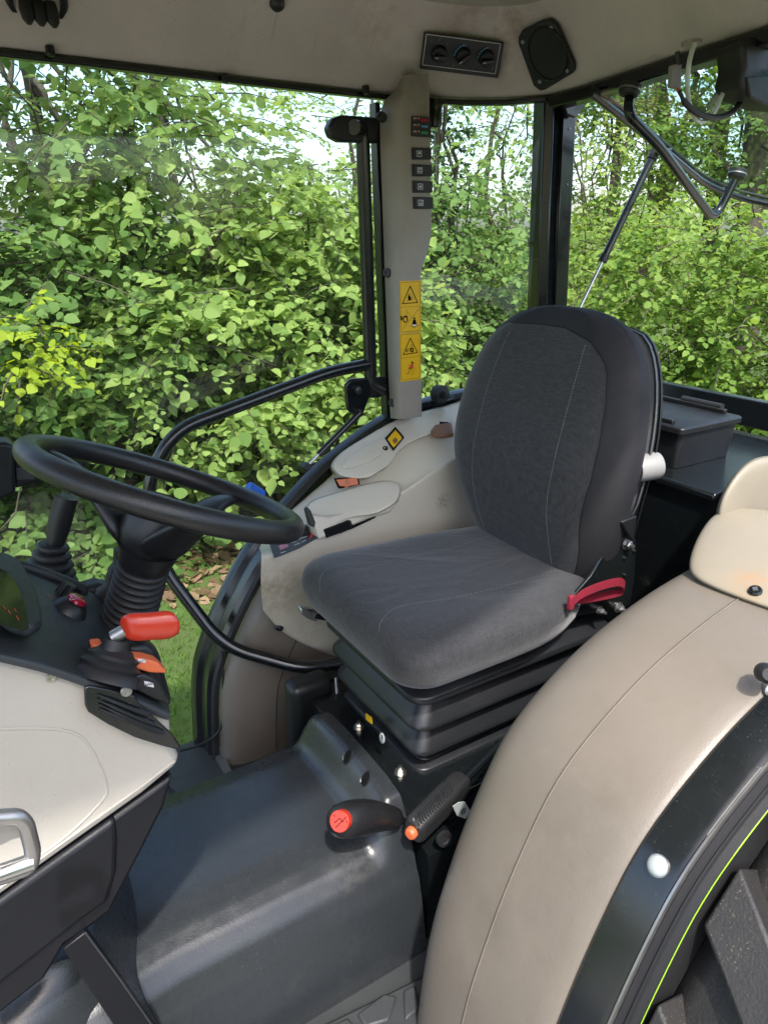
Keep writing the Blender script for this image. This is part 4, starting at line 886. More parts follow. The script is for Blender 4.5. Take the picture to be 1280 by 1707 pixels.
MB().lathe(hub, n_, [(.036, -.062), (.044, -.050), (.051, -.028), (.050, .0), (.046, .014), (.040, .022), (.030, .023)], 32).go('wheel_hub', M['wheelrub'], SW)
bd = MB().lathe(hub+n_*.023, n_, [(.037, 0), (.036, .006), (.030, .008), (.028, .005)], 32).go('horn_cap', M['black'], SW)
MB().lathe(hub+n_*.0285, n_, [(.022, 0), (.021, .0015)], 28).go('horn_badge', M['redlens'], SW); MB().lathe(hub+n_*.030, n_, [(.013, 0), (.012, .001)], 24).go('horn_emblem', M['panelgrey'], SW)
for ang in (wang(398, 826), wang(372, 874), wang(66, 745)):
    d = e1*cos(R(ang))+e2*sin(R(ang))
    s_ = n_.cross(d); P0 = HC+d*.030-n_*.090; P3 = HC+d*(RR-.004)-n_*.006
    rr = []
    for t in (0, .25, .5, .75, 1.):
        p = P0*(1-t)+P3*t+n_*.022*sin(pi*t**1.3)*.9; ww = .034*(1-t)**1.3+.013; hh = .026*(1-t)+.009*t
        rr.append([p+s_*a_*ww+n_*c_*hh for a_, c_ in ((-1, 0), (-.6, .8), (.6, .8), (1, 0), (.6, -.8), (-.6, -.8))])
    MB().loft(rr).go('wheel_spoke', M['wheelrub'], SW, sub=2)
# column bellows
cb0 = V((.165, 1.02, -.575)); cb1 = hub-n_*.064; ax = (cb1-cb0); Ln = ax.length; prof = []
nr = 12
for k in range(nr):
    h = Ln*k/nr; g = .0345+.004*(1-k/nr); prof += [(g-.006, h), (g+.001, h+Ln/nr*.25), (g+.003, h+Ln/nr*.5), (g+.001, h+Ln/nr*.75)]
prof.append((.032, Ln)); MB().lathe(cb0, ax, prof, 36).go('column_bellows', M['rubber'], label='ribbed rubber boot of the steering column', angle=80)
MB().lathe(cb1-ax.normalized()*.005, ax, [(.034, -.008), (.038, -.002), (.041, .010), (.046, .030)], 32).go('column_head', M['wheelrub'])

# ================================================================== DASHBOARD
DP, DN = V((.1, .80, -.6)), V((0, -1, .12))
def dp(u, v, off=0.): return onp(u, v, DP, DN, off)
side = [(-60, 1085), (0, 1096), (75, 1112), (150, 1140), (215, 1165), (262, 1182), (285, 1196), (288, 1240), (300, 1262), (299, 1276), (240, 1325), (100, 1425), (0, 1497), (-60, 1540)]
DB = bpy.data.objects.new('dashboard', None); COL.objects.link(DB); DB.parent = TR; DB.location = (-TR.location.x, -TR.location.y, H); DB['label'] = 'black dashboard tower with beige side panel'
MB().slab([dp(u, v, .010) for u, v in side], (0, .30, 0)).go('side_panel', M['beige_light'], DB, bevel=.010, segs=3, label='beige dashboard side panel')
# raised rim strip and shallow dished inlay
q = [dp(u, v, .0095) for u, v in ((-60, 1520), (0, 1480), (100, 1408), (240, 1308), (292, 1268))]
MB().tube(q, .0022, 8).go('panel_rib', M['beige_light'], DB)
q = catmull([dp(u, v, .0088) for u, v in ((-60, 1212), (0, 1214), (80, 1214), (125, 1222), (150, 1245), (168, 1280), (178, 1312), (172, 1332), (120, 1385), (60, 1430), (-60, 1510))], 5)
MB().tube(q, .0026, 8).go('panel_crease', M['beige_light'], DB)
M['low'] = mat('lower_plastic', (.0065, .007, .0095), .42, bump=.2, bscale=500, spec=.3, dirt=(.02, .02, .02), dscale=16, damt=.3)
low = [(-60, 1540), (0, 1499), (100, 1427), (240, 1327), (290, 1293), (275, 1345), (235, 1425), (198, 1495), (186, 1520), (150, 1548), (110, 1575), (76, 1632), (0, 1692), (-60, 1730)]
b = MB(); A1 = [dp(u, v, .002) for u, v in low]; b.slab([p+V((0, .0, 0)) for p in A1], (0, .28, 0)); b.go('lower_panel', M['low'], DB, bevel=.006, segs=2)
MB().slab([dp(u, v, .009) for u, v in ((-60, 1545), (0, 1502), (100, 1430), (194, 1364), (198, 1400), (196, 1455), (182, 1505), (140, 1535), (0, 1645), (-60, 1690))], (0, .02, 0)).go('lower_cover', M['low'], DB, bevel=.008, segs=3)
# dash top: sloping black cowl
TPd = at(150, 1110, y=.815); 
top = [(-60, 1075), (0, 1090), (75, 1106), (150, 1134), (216, 1160), (262, 1180), (284, 1190)]
farT = [(-60, 895), (0, 925), (75, 950), (138, 980), (196, 1000), (250, 1060), (262, 1085)]
rows = [[at(u, v+14, y=.785) for u, v in top], [at(u, v, y=.783) for u, v in top], [at(u, v-8, y=.80) for u, v in top], [at(u*.6+s*.4, v*.6+t*.4, y=.90) for (u, v), (s, t) in zip(top, farT)], [at(u*.25+s*.75, v*.25+t*.75, y=1.02) for (u, v), (s, t) in zip(top, farT)], [at(u, v, y=1.12) for u, v in farT], [at(u, v+3, y=1.15) for u, v in farT], [at(u, v+60, y=1.16) for u, v in farT]]
grid('dash_top', rows, M['dash'], DB, sub=2)
NTd = (rows[5][3]-rows[2][3]).cross(rows[3][4]-rows[3][2]).normalized(); NTd = -NTd if NTd.dot(rows[3][3]) > 0 else NTd
P3 = rows[3][3]
def dt(u, v, off=0.): return onp(u, v, P3, NTd, off)
# raised edge lip at the far side
MB().tube(catmull([at(u, v, y=1.10) for u, v in ((-60, 905), (0, 934), (60, 950), (120, 973), (138, 984), (136, 996))], 4), .008, 10).go('dash_lip', M['dash'], DB)
# instrument cluster
cl = [(-60, 930), (0, 938), (22, 950), (44, 985), (58, 1030), (60, 1058), (46, 1066), (20, 1058), (0, 1045), (-60, 1010)]
b = MB(); b.slab([dt(u, v, .006) for u, v in cl], NTd*.018); clb = b.go('cluster_bezel', M['dash'], DB, bevel=.006, segs=3)
cl2 = [(-20+(u+20)*.84, 998+(v-998)*.84) for u, v in cl]
MB().slab([dt(u, v, .0245) for u, v in cl2], NTd*.002).go('cluster_lens', M['lens'], DB, bevel=.001)
for (x1, y1, x2, y2) in ((6, 1010, 10, 1016), (14, 1016, 18, 1024), (24, 1014, 28, 1020), (28, 1026, 32, 1034)): MB().line([dt(x1, y1, .0272), dt(x2, y2, .0272)], .0016, NTd).go('gauge_mark', M['inkred'], DB)
# knurled knob, lamp housing, ignition
c = dt(105, 992, .0); b = MB(); rr = []
for h, r in ((.0, .0125), (.018, .0115), (.020, .010)): rr.append([c+NTd*h+(e1*cos(a)+NTd.cross(e1)*sin(a))*(r*(1.0 if j % 2 else .9)) for j, a in enumerate([2*pi*k/36 for k in range(36)])])
b.loft(rr).go('knurled_knob', M['black'], DB, angle=20)
c = dt(116, 1018, .0); MB().lathe(c, NTd, [(.026, -.004), (.024, .004), (.018, .014), (.0145, .017)], 28, sx=1.1).go('lamp_housing', M['black'], DB)
MB().lathe(c+NTd*.017, NTd, [(.014, 0), (.0135, .004), (.009, .007)], 28, sx=1.15).go('hazard_button', M['redlens'], DB)
MB().line([dt(120, 994, .024), dt(126, 999, .024), dt(116, 1000, .024), dt(120, 994, .024)], .001, NTd).go('hazard_symbol', M['inkwhite'], DB)
for x1, y1, x2, y2 in ((74, 986, 84, 992), (80, 992, 94, 996), (76, 990, 90, 999)): MB().line([dt(x1, y1, .0012), dt(x2, y2, .0012)], .001, NTd).go('scratch_mark', M['amber'], DB)
# black hump right of the column with rockers
b = MB(); rr = []
for f, yy in ((1., .0), (1.02, -.10), (.97, -.16), (.8, -.175)):
    rr.append([at(235+(u-235)*f, 1115+(v-1115)*f, y=1.0+yy) for u, v in ((196, 1085), (212, 1066), (245, 1064), (262, 1078), (270, 1105), (276, 1130), (286, 1165), (284, 1172), (240, 1150), (205, 1135))])
b.loft(rr).go('switch_hump', M['black'], DB, sub=2)
def rk(name, px, dd, m, y, **k): return MB().slab([at(u, v, y=y) for u, v in px], dd).go(name, m, DB, **k)
rk('orange_rocker', ((153, 1076), (172, 1074), (176, 1088), (163, 1092), (155, 1088)), (0, .02, 0), M['orange'], .86, bevel=.003)
rk('orange_rocker', ((209, 1104), (218, 1097), (240, 1098), (262, 1104), (278, 1118), (277, 1123), (250, 1122), (215, 1112)), (0, .02, .0), M['orange'], .80, bevel=.003)
rk('rocker_sticker', ((231, 1099), (243, 1100), (243, 1105), (231, 1104)), (0, .002, 0), M['inkwhite'], .7975)
text('sticker_text', 'AUT', 237, 1102.3, (.1, .797, -.55), (0, -1, 0), .0042, M['ink'], DB, .0008, right=(1, 0, 0))
rk('black_rocker', ((222, 1128), (240, 1124), (262, 1135), (286, 1170), (284, 1176), (255, 1166), (228, 1152)), (0, .03, 0), M['black'], .795, bevel=.005)
rk('rocker_sticker', ((241, 1136), (256, 1139), (257, 1146), (242, 1143)), (0, .002, 0), M['inkwhite'], .7925)
text('sticker_text', '4WD', 249, 1141, (.1, .792, -.55), (0, -1, 0), .0046, M['ink'], DB, .0008, right=(1, 0, 0))
# black foot plate with ribs
pl2 = [(141, 1146), (150, 1143), (180, 1148), (224, 1160), (236, 1178), (262, 1200), (284, 1220), (302, 1244), (298, 1251), (270, 1244), (225, 1230), (180, 1208), (148, 1188), (142, 1176)]
MB().slab([dp(u, v, .030) for u, v in pl2], (0, .004, 0)).go('black_plate', M['gloss'], DB, bevel=.002)
for x1, y1, x2, y2 in ((164, 1158, 248, 1191), (163, 1166, 258, 1208), (165, 1174, 272, 1222), (168, 1182, 262, 1220)):
    MB().tube([dp(x1, y1, .032), dp((x1+x2)/2+4, (y1+y2)/2+3, .034), dp(x2, y2, .032)], [.0012, .0024, .0030], 8, smooth=4).go('plate_rib', M['black'], DB)
bolt(dp(211, 1152, .034), DN, .007, M['steel'], DB, 'plate_bolt', .003); bolt(dp(86, 1129, .012), DN, .006, M['zinc'], DB, 'panel_screw', .003)
MB().slab([dp(u, v, .0115) for u, v in ((78, 1118), (97, 1122), (95, 1134), (79, 1131))], (0, .002, 0)).go('screw_tab', M['steel'], DB)
# shuttle lever
ga = at(178, 1128, y=.81); gb = at(192, 1088, y=.82)
MB().lathe(ga, gb-ga, [(.038, -.004), (.036, .004), (.029, .010), (.033, .015), (.026, .021), (.028, .026), (.020, .032), (.017, .036)], 28, sx=1.25).go('lever_gaiter', M['rubber'])
MB().tube([ga+(gb-ga)*.6, at(196, 1064, y=.82)], [.021, .017, .015], 18).go('lever_boot', M['rubber'])
sl = MB().tube([at(190, 1062, y=.82), at(210, 1050, y=.815)], [.009, .0085], 14).go('shuttle_lever', M['steel'])
b = MB(); rr = []
for u, v, a_, c_ in ((205, 1048, .012, .009), (212, 1047, .019, .014), (228, 1045, .021, .0155), (250, 1044, .0195, .0145), (268, 1043, .021, .015), (285, 1040, .020, .0135), (296, 1038, .014, .010)):
    p = at(u, v, y=.81-.00025*(u-205)); rr.append([p+V((0, 0, 1))*sin(q)*a_+V((.35, -.93, 0))*cos(q)*c_+V((.02, 0, 0))*0 for q in [2*pi*(j+.5)/10 for j in range(10)]])
b.loft(rr).go('red_knob', M['red'], sl, sub=1, label='bright red lever knob')
# far left lever, monitor arm
lv = MB().tube([at(88, 930, y=1.30), at(98, 880, y=1.30), at(112, 828, y=1.30)], [.011, .018, .020, .020], 16).go('front_lever', M['black'])
g0 = at(80, 985, y=1.30); g1 = at(90, 905, y=1.30); ln = (g1-g0).length
pr_ = []
for k in range(6): h = ln*k/6; g = .052*(1-k/6)+.020*k/6; pr_ += [(g-.003, h), (g+.003, h+ln/12), (g-.001, h+ln/7)]
MB().lathe(g0, g1-g0, pr_, 28).go('lever_bellows', M['rubber'], lv, angle=80)
MB().slab([at(u, v, y=1.32) for u, v in ((-60, 742), (10, 738), (24, 742), (28, 822), (4, 832), (-60, 840))], (0, .05, 0)).go('monitor_housing', M['black'], bevel=.006)
MB().slab([at(u, v, y=1.34) for u, v in ((20, 752), (60, 745), (120, 752), (146, 766), (144, 778), (95, 796), (60, 806), (24, 816))], (0, .03, 0)).go('monitor_arm', M['black'], bevel=.006)
MB().slab([at(u, v, y=1.335) for u, v in ((26, 780), (60, 778), (60, 800), (28, 802))], (0, .004, 0)).go('arm_plate', M['panelgrey'], bevel=.002)
MB().tube([at(188, 1000, y=1.12), at(202, 960, y=1.12), at(206, 915, y=1.12)], [.030, .022, .015], 16, smooth=4).go('gear_gaiter', M['rubber'])
MB().slab([at(u, v, y=1.14) for u, v in ((130, 985), (165, 975), (215, 985), (225, 1040), (150, 1040))], (0, .04, 0)).go('dash_hump', M['dash'], bevel=.01, segs=3)
# chrome door latch at the left edge
b = MB(); b.tube(fillet([at(u, v, y=.62) for u, v in ((-40, 1366), (30, 1360), (44, 1372), (56, 1420), (52, 1446), (-40, 1476))], .02, 5), .0075, 12)
b.slab([at(u, v, y=.628) for u, v in ((-40, 1372), (34, 1368), (40, 1395), (20, 1400), (0, 1410), (-40, 1440))], (0, .006, 0)); lt = b.go('door_latch', M['steel'], angle=40)
MB().tube([at(-40, 1470, y=.617), at(56, 1436, y=.617)], .0085, 12).go('latch_pin', M['chrome'], lt)
# left footwell pieces at the bottom
MB().slab([at(u, v, y=.762) for u, v in ((106, 1583), (143, 1555), (200, 1632), (300, 1775), (250, 1800))], (0, .02, 0)).go('footwell_strip', M['low'], bevel=.002)
MB().tube([at(u, v, y=.760) for u, v in ((143, 1555), (200, 1632), (300, 1775))], .0014, 8).go('strip_edge', M['panelgrey'])
LL = [(148, 1550), (172, 1588), (200, 1626), (230, 1668), (275, 1730)]; RRp = [(214, 1456), (237, 1535), (226, 1606), (236, 1660), (285, 1735)]
rows = []
for (u, v), (p, q) in zip(LL, RRp):
    A_0 = at(u, v, y=.785); B_0 = hit(tc_, p, q, .004)[0] or at(p, q, y=.82); rows.append([A_0, A_0.lerp(B_0, .35)+V((.0, .018, 0)), A_0.lerp(B_0, .75)+V((.0, .014, 0)), B_0, B_0+V((.003, .03, -.01))])
grid('footwell_corner', rows, M['mould'], sub=2)
b = MB(); b.loft([[at(u, v, y=yy) for u, v, yy in c_] for c_ in (((85, 1600, .87), (150, 1590, .86), (215, 1680, .84), (300, 1830, .80)), ((30, 1662, .87), (80, 1640, .85), (130, 1700, .82), (200, 1810, .79)), ((-30, 1705, .86), (10, 1720, .83), (50, 1780, .80), (90, 1860, .78)))], cap=False, closed=False)
b.go('footwell_floor', M['mould'], sub=2)

# ================================================================== HAND BRAKE AND GEAR LEVER
gp = [at(u, v, y=y) for u, v, y in ((560, 1369, .835), (580, 1366, .835), (605, 1362, .84), (630, 1360, .845), (655, 1364, .85), (664, 1365, .85))]
rad = [.027, .032, .0315, .0265, .021, .0185]
b = MB(); G0 = gp[0]+(gp[0]-gp[1]).normalized()*.004
b.tube([G0-(gp[1]-gp[0]).normalized()*.008]+gp, [.017]+rad, 24); kb = b.go('gear_knob', M['wheelrub'], sub=1, label='worn black gear knob with red disc')
fN = V((-.55, -.80, .25)).normalized(); fc = at(566, 1369, y=.808)
fN = (V((0, 0, 0))-fc).normalized()*.8+V((-.5, 0, .0)); fN.normalize()
c = fc; MB().lathe(c, fN, [(.0175, -.012), (.0175, .001), (.0165, .002)], 32).go('shift_disc', M['red'], kb)
def gk(u, v, off=0): return onp(u, v, c+fN*.0022, fN, off)
for q in ([(557, 1372), (566, 1364), (572, 1371)], [(559, 1380), (578, 1361)], [(556, 1358), (558, 1362)], [(577, 1368), (579, 1372)]): MB().line([gk(u, v, .0006) for u, v in q], .0012, fN).go('shift_mark', M['ink'], kb)
MB().tube([at(655, 1364, y=.86), at(676, 1366, y=.865), at(700, 1350, y=.87), at(770, 1305, y=.90), at(850, 1255, y=.93)], .0105, 14, smooth=4).go('gear_stick', M['gloss'])
def UVh(p): return 640+FPX*p.dot(RT)/p.dot(FW), 853.5-FPX*p.dot(UP)/p.dot(FW)
a, c = at(688, 1386, y=.80), at(770, 1303, y=.85); dirn = (c-a).normalized()
sN = dirn.cross(V((0, 0, 1))).normalized(); uN = sN.cross(dirn)
b = MB(); rr = []
for t, f in ((0, .8), (.04, .98), (.5, 1.05), (.9, 1.0), (1., .85)):
    rr.append([a+(c-a)*t+sN*x_*.021*f+uN*y_*.024*f for x_, y_ in rrect(1, 1, .55, 4)])
hb = b.loft(rr).go('brake_grip', M['rubber'], label='ribbed black hand brake grip with orange button')
vis = (-(a+c)/2).normalized(); tops = (vis-dirn*vis.dot(dirn)).normalized(); sd = dirn.cross(tops)
for k in range(17):
    t = .12+.76*k/17; p = a+(c-a)*t; b = MB(); q1, _ = hit(hb, *UVh(p+sd*.016)); q2, _ = hit(hb, *UVh(p-dirn*.008)); q3, _ = hit(hb, *UVh(p-sd*.016))
    if None in (q1, q2, q3): continue
    b.tube([q1, q2, q3], .0019, 6); b.go('grip_rib', M['black'], hb)
MB().lathe(a-dirn*.004, -dirn, [(.0115, -.004), (.0115, .004), (.009, .007), (.002, .0078)], 24).go('release_button', M['orange'], hb)
MB().tube([c-dirn*.01, c+dirn*.05, c+dirn*.14+V((0, 0, .0))], .009, 12).go('brake_lever', M['gloss'])
MB().slab([at(u, v, y=.785) for u, v in ((755, 1345), (765, 1338), (775, 1337), (784, 1352), (776, 1365), (762, 1360))], (0, .002, 0)).go('paper_tag', M['white'])
text('tag_text', '@', 772, 1352, (.6, .784, -1), (0, -1, 0), .014, M['ink'], hb, .001, right=(1, 0, 0))
MB().lathe(at(741, 1399, y=.79), (-.1, -1, .2), [(.016, -.004), (.015, .002), (.010, .002), (.008, -.001)], 24).go('cover_plug', M['rubber'])
#__MORE__
# ================================================================== OUTDOORS (world metres, ground at z = 0)
def tag(o, label=None, cat=None, group=None, kind=None):
    if label: o['label'] = label
    if cat: o['category'] = cat
    if group: o['group'] = group
    if kind: o['kind'] = kind
    return o
def np_mesh(name, verts, faces, m, parent=None, smooth=False):
    me = bpy.data.meshes.new(name); nv, nf, k = len(verts), len(faces), faces.shape[1]
    me.vertices.add(nv); me.vertices.foreach_set('co', verts.astype(np.float32).ravel())
    me.loops.add(nf*k); me.loops.foreach_set('vertex_index', faces.astype(np.int32).ravel())
    me.polygons.add(nf); me.polygons.foreach_set('loop_start', np.arange(nf, dtype=np.int32)*k)
    me.update(calc_edges=True)
    o = bpy.data.objects.new(name, me); COL.objects.link(o)
    for q in (m if isinstance(m, (list, tuple)) else [m]): me.materials.append(q)
    if parent is not None: o.parent = parent; o.location = -parent.location
    return o
LEAF_BIG = np.array([(0, 0, 0), (-.30, .10, .05), (-.47, .40, .07), (-.34, .72, .03), (0, 1.08, -.12), (.34, .72, .01), (.45, .42, .06), (.32, .12, .05), (0, .42, -.03)])
LEAF_BIG_F = np.array([(0, 8, 2, 1), (8, 4, 3, 2), (8, 6, 5, 4), (0, 7, 6, 8)])
LEAF_SM = np.array([(0, 0, 0), (-.34, .45, .06), (0, 1.0, -.06), (.34, .45, .06)]); LEAF_SM_F = np.array([(0, 1, 2, 3)])
LEAF_MD = np.array([(0, 0, 0), (-.38, .30, .05), (-.30, .72, .04), (0, 1.0, -.08), (.30, .72, .04), (.38, .30, .05)]); LEAF_MD_F = np.array([(0, 1, 2, 3), (0, 3, 4, 5)])
def unit(a): return a/np.maximum(np.linalg.norm(a, axis=1, keepdims=True), 1e-6)
def leaves(P, F, Nn, size, tpl, tf):         # positions, forward, normal, size
    F = unit(F); Sd = unit(np.cross(F, Nn)); Nn = np.cross(Sd, F); n = len(P); rl = np.random.default_rng(n); Sd = Sd*(.72+.5*rl.random((n, 1))); Nn = Nn*(-.6+2.8*rl.random((n, 1)))
    X = P[:, None]+size[:, None, None]*(tpl[None, :, 0:1]*Sd[:, None]+tpl[None, :, 1:2]*F[:, None]+tpl[None, :, 2:3]*Nn[:, None])
    k = len(tpl); fc = tf[None]+np.arange(n)[:, None, None]*k
    return X.reshape(-1, 3), fc.reshape(-1, tf.shape[1])
def noise3(P, s, seed):
    r = np.random.default_rng(seed); o = np.zeros(len(P))
    for k in range(5):
        d = r.normal(size=3); d /= np.linalg.norm(d); o += np.sin((P@d)*s*(1+.55*k)+r.uniform(0, 6.28))
    return o/5**.5
def sprays(c, rad, n, L, per, size, seed, gap=-.9, shell=.45, droop=.25, box=False):
    r = np.random.default_rng(seed); c = np.array(c); rad = np.array(rad)
    d = unit(r.normal(size=(n*3, 3))); q = d*(shell+(1-shell)*r.random((n*3, 1))**.6)
    if box: q = r.uniform(-1, 1, (n*3, 3))
    P = c+q*rad; ok = noise3(P, 3.4, seed+1) > gap; P = P[ok][:n]; q = q[ok][:n]; n = len(P)
    out = unit(q*np.array([1, 1, .25])+r.normal(size=(n, 3))*np.array([.5, .5, .22])); out[:, 2] -= droop; out = unit(out)
    t = (np.arange(per)+.5)/per
    side = unit(np.cross(out, np.array([[0, 0, 1.]]))); ln = L*(.6+.8*r.random((n, 1)))
    PP = P[:, None]+out[:, None]*(ln*t)[:, :, None]; PP[:, :, 2] -= (ln*t)**2*.5*droop/L
    sg = np.where(np.arange(per) % 2 == 0, 1., -1.)[None, :, None]
    F = out[:, None]*.55+side[:, None]*sg*.85+r.normal(size=(n, per, 3))*.30; F[:, :, 2] -= .28
    Nn = np.array([0, 0, 1.])+r.normal(size=(n, per, 3))*.38 + np.array([-.12, -.35, 0])
    sz = size*(.45+1.0*r.random((n, per))**1.3)
    return PP.reshape(-1, 3), F.reshape(-1, 3), Nn.reshape(-1, 3), sz.ravel(), P, out*ln
def wood(name, segs, m, parent, n=7):
    b = MB()
    for pts, rs in segs: b.tube(pts, rs, n)
    me = me_from(b.v, b.f); o = bpy.data.objects.new(name, me); COL.objects.link(o); me.materials.append(m)
    for p in me.polygons: p.use_smooth = True
    o.parent = parent; o.location = -parent.location; return o
def wob(a, b, k, amp, r):
    a, b = V(a), V(b); return [a+(b-a)*(i/k)+(V((r.uniform(-1, 1), r.uniform(-1, 1), r.uniform(-1, 1)*.3))*amp if 0 < i < k else V((0, 0, 0))) for i in range(k+1)]
DENS = dict(hazel_shrub=1.9, broadleaf_tree=1.6, slender_tree=1.8, hedge_bush=1.7, tall_tree=1.6); LMUL = dict(hazel_shrub=.9, hedge_bush=.8)
def plant(kind, loc, blobs, size, tpl, m, trunk_m, label, cat, group=None, trunk_h=None, tr=.05, seed=0, stems=1, per=9, L=.45, twigs=True, lean=(0, 0), crown_name='crown', **kw):
    root = bpy.data.objects.new(kind, None); COL.objects.link(root); root.location = loc; tag(root, label, cat, group)
    r = random.Random(seed); tpv, tpf = tpl; VV, FF, off = [], [], 0; segs = []
    for s in range(stems):
        ang = r.uniform(0, 6.28); base = V(loc)+V((cos(ang), sin(ang), 0))*(.05 if stems == 1 else .25)
        h = trunk_h or 2.; top = base+V((lean[0]+r.uniform(-.2, .2)+(0 if stems == 1 else cos(ang)*h*.3), lean[1]+r.uniform(-.2, .2), h*(1 if stems == 1 else r.uniform(.7, 1))))
        k = 7; pts = wob(base, top, k, .05+.02*h, r); segs.append((pts, [tr*(1-.75*i/k) for i in range(k+1)]))
        for j in range(10 if stems == 1 else 5):
            i = r.randint(2, k-1); c, rad, n_ = r.choice(blobs)
            e = V(c)+V((r.uniform(-.7, .7)*rad[0], r.uniform(-.7, .7)*rad[1], r.uniform(-.7, .7)*rad[2]))
            segs.append((wob(pts[i], e, 5, .12, r), [tr*.38*(1-.16*q) for q in range(6)]))
    for j, (c, rad, n_) in enumerate(blobs):
        n_ = int(n_*DENS.get(kind, 1)); P, F, Nn, sz, sp_, so = sprays(c, rad, n_, L*LMUL.get(kind, 1), per, size, seed*31+j, **kw)
        X, fc = leaves(P, F, Nn, sz, tpv, tpf); VV.append(X); FF.append(fc+off); off += len(X)
        if twigs:
            for q in range(0, len(sp_), 4): a = V(sp_[q]); segs.append(([a, a+V(so[q])*.5, a+V(so[q])+V((0, 0, -.05))], [.006, .004, .002]))
    np_mesh(crown_name, np.concatenate(VV), np.concatenate(FF), m, root)
    if segs: wood('trunk' if stems == 1 else 'stems', segs, trunk_m, root, 6)
    return root
LM = dict(a=leaf_mat('leaf_hazel', (.085, .165, .040), (.215, .32, .10)), b=leaf_mat('leaf_lime', (.14, .235, .055), (.33, .43, .13)),
          c=leaf_mat('leaf_dark', (.06, .13, .02), (.12, .22, .04)), d=leaf_mat('leaf_rear', (.095, .19, .032), (.22, .33, .07)),
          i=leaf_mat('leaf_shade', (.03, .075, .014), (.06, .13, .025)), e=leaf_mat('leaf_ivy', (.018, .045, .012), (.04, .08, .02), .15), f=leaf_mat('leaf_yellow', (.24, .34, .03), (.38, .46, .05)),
          g=leaf_mat('grass_blade', (.07, .15, .02), (.19, .29, .06), .3), h=leaf_mat('fallen_leaf', (.10, .055, .03), (.34, .22, .14), .1))
BIG, SM, MD = (LEAF_BIG, LEAF_BIG_F), (LEAF_SM, LEAF_SM_F), (LEAF_MD, LEAF_MD_F)
def pos(az, d): return (d*cos(R(az)), d*sin(R(az)))
# ground with a bank rising beyond the tractor
gx = np.concatenate([np.linspace(-60, -6, 12), np.linspace(-5, 14, 60), np.linspace(16, 70, 12)]); gy = np.concatenate([np.linspace(-60, -1, 10), np.linspace(0, 14, 48), np.linspace(16, 80, 12)])
gv = []
for y in gy:
    for x in gx:
        z = .5*ss((y-4.6)/2.5)-.5*ss((x-4.5)/2)*ss((y-4.6)/2.5)+.03*sin(x*2.1)*sin(y*1.7)-1.2*ss((y-9)/20); gv.append((x, y, z))
nx = len(gx); gf = [(j*nx+i, j*nx+i+1, (j+1)*nx+i+1, (j+1)*nx+i) for j in range(len(gy)-1) for i in range(nx-1)]
gm = mat('ground_soil', (.075, .125, .032), .95, col2=(.085, .095, .04), nscale=1.2, bump=1., bscale=40, dirt=(.05, .09, .02), dscale=.8, damt=.9, spec=.1)
g = np_mesh('ground', np.array(gv), np.array(gf), gm); g['kind'] = 'structure'
def gz(x, y): return .5*ss((y-4.6)/2.5)-.5*ss((x-4.5)/2)*ss((y-4.6)/2.5)+.03*sin(x*2.1)*sin(y*1.7)-1.2*ss((y-9)/20)
BOUNCE = mat('bounce_gravel', (.36, .335, .30), .95, col2=(.24, .22, .19), nscale=3, bump=1., bscale=60, dirt=(.16, .14, .10), dscale=1.2, damt=.6, spec=.1)  # pale ground sheet, added unseen to bounce neutral light onto the ceiling
tv = np.array([(x, y, gz(x, y)+.02) for y in np.linspace(-3.4, 1.75, 30) for x in np.linspace(-14, 14, 60)]); tf_ = np.array([(j*60+i, j*60+i+1, (j+1)*60+i+1, (j+1)*60+i) for j in range(29) for i in range(59)])
np_mesh('bounce_sheet', tv, tf_, BOUNCE)['kind'] = 'structure'
# unseen hedge mass added behind the camera to break up the glass reflection
n = 16000; r_ = np.random.default_rng(15); X = r_.uniform(-12, 12, n); P = np.stack([X, -7.5+r_.normal(size=n)*.6, r_.random(n)**.8*(2.6+.5*np.sin(X*1.3)+.4*np.sin(X*2.9))], 1)
Xv, fc = leaves(P, r_.normal(size=(n, 3)), np.array([0, .5, .8])+r_.normal(size=(n, 3))*.5, .14+.14*r_.random(n), *MD)
tag(np_mesh('mirrored_hedge', Xv, fc, LM['c']), kind='stuff')
# grass
n = 60000; r_ = np.random.default_rng(5); X = r_.uniform(-.6, 3.4, n); Y = r_.uniform(1.9, 4.7, n)
keep = (np.sin(X*3.1+1)*np.sin(Y*2.3)+r_.normal(size=n)*.5 > -.5) & ((Y < 3.9) | (r_.random(n) < .25)); X, Y = X[keep], Y[keep]; n = len(X)
P = np.stack([X, Y, np.array([gz(a, b_) for a, b_ in zip(X, Y)])], 1); F = np.array([0, 0, 1.])+r_.normal(size=(n, 3))*.45; F[:, 2] = abs(F[:, 2])
bl = np.array([(-.05, 0, 0), (.05, 0, 0), (.035, .6, .06), (.0, 1., .22)]); Xv, fc = leaves(P, F, r_.normal(size=(n, 3)), .02+.05*r_.random(n)**2, bl, np.array([(0, 1, 2, 3)]))
tag(np_mesh('grass', Xv, fc, LM['g']), kind='stuff')
n = 3600; X = r_.uniform(.75, 4.5, n); Y = r_.uniform(4.0, 6.6, n); P = np.stack([X, Y, np.array([gz(a, b_)+.012 for a, b_ in zip(X, Y)])], 1)
F = r_.normal(size=(n, 3)); F[:, 2] *= .25; Xv, fc = leaves(P, F, np.array([0, 0, 1.])+r_.normal(size=(n, 3))*.3, .05+.06*r_.random(n), *MD)
tag(np_mesh('fallen_leaves', Xv, fc, LM['h']), kind='stuff')
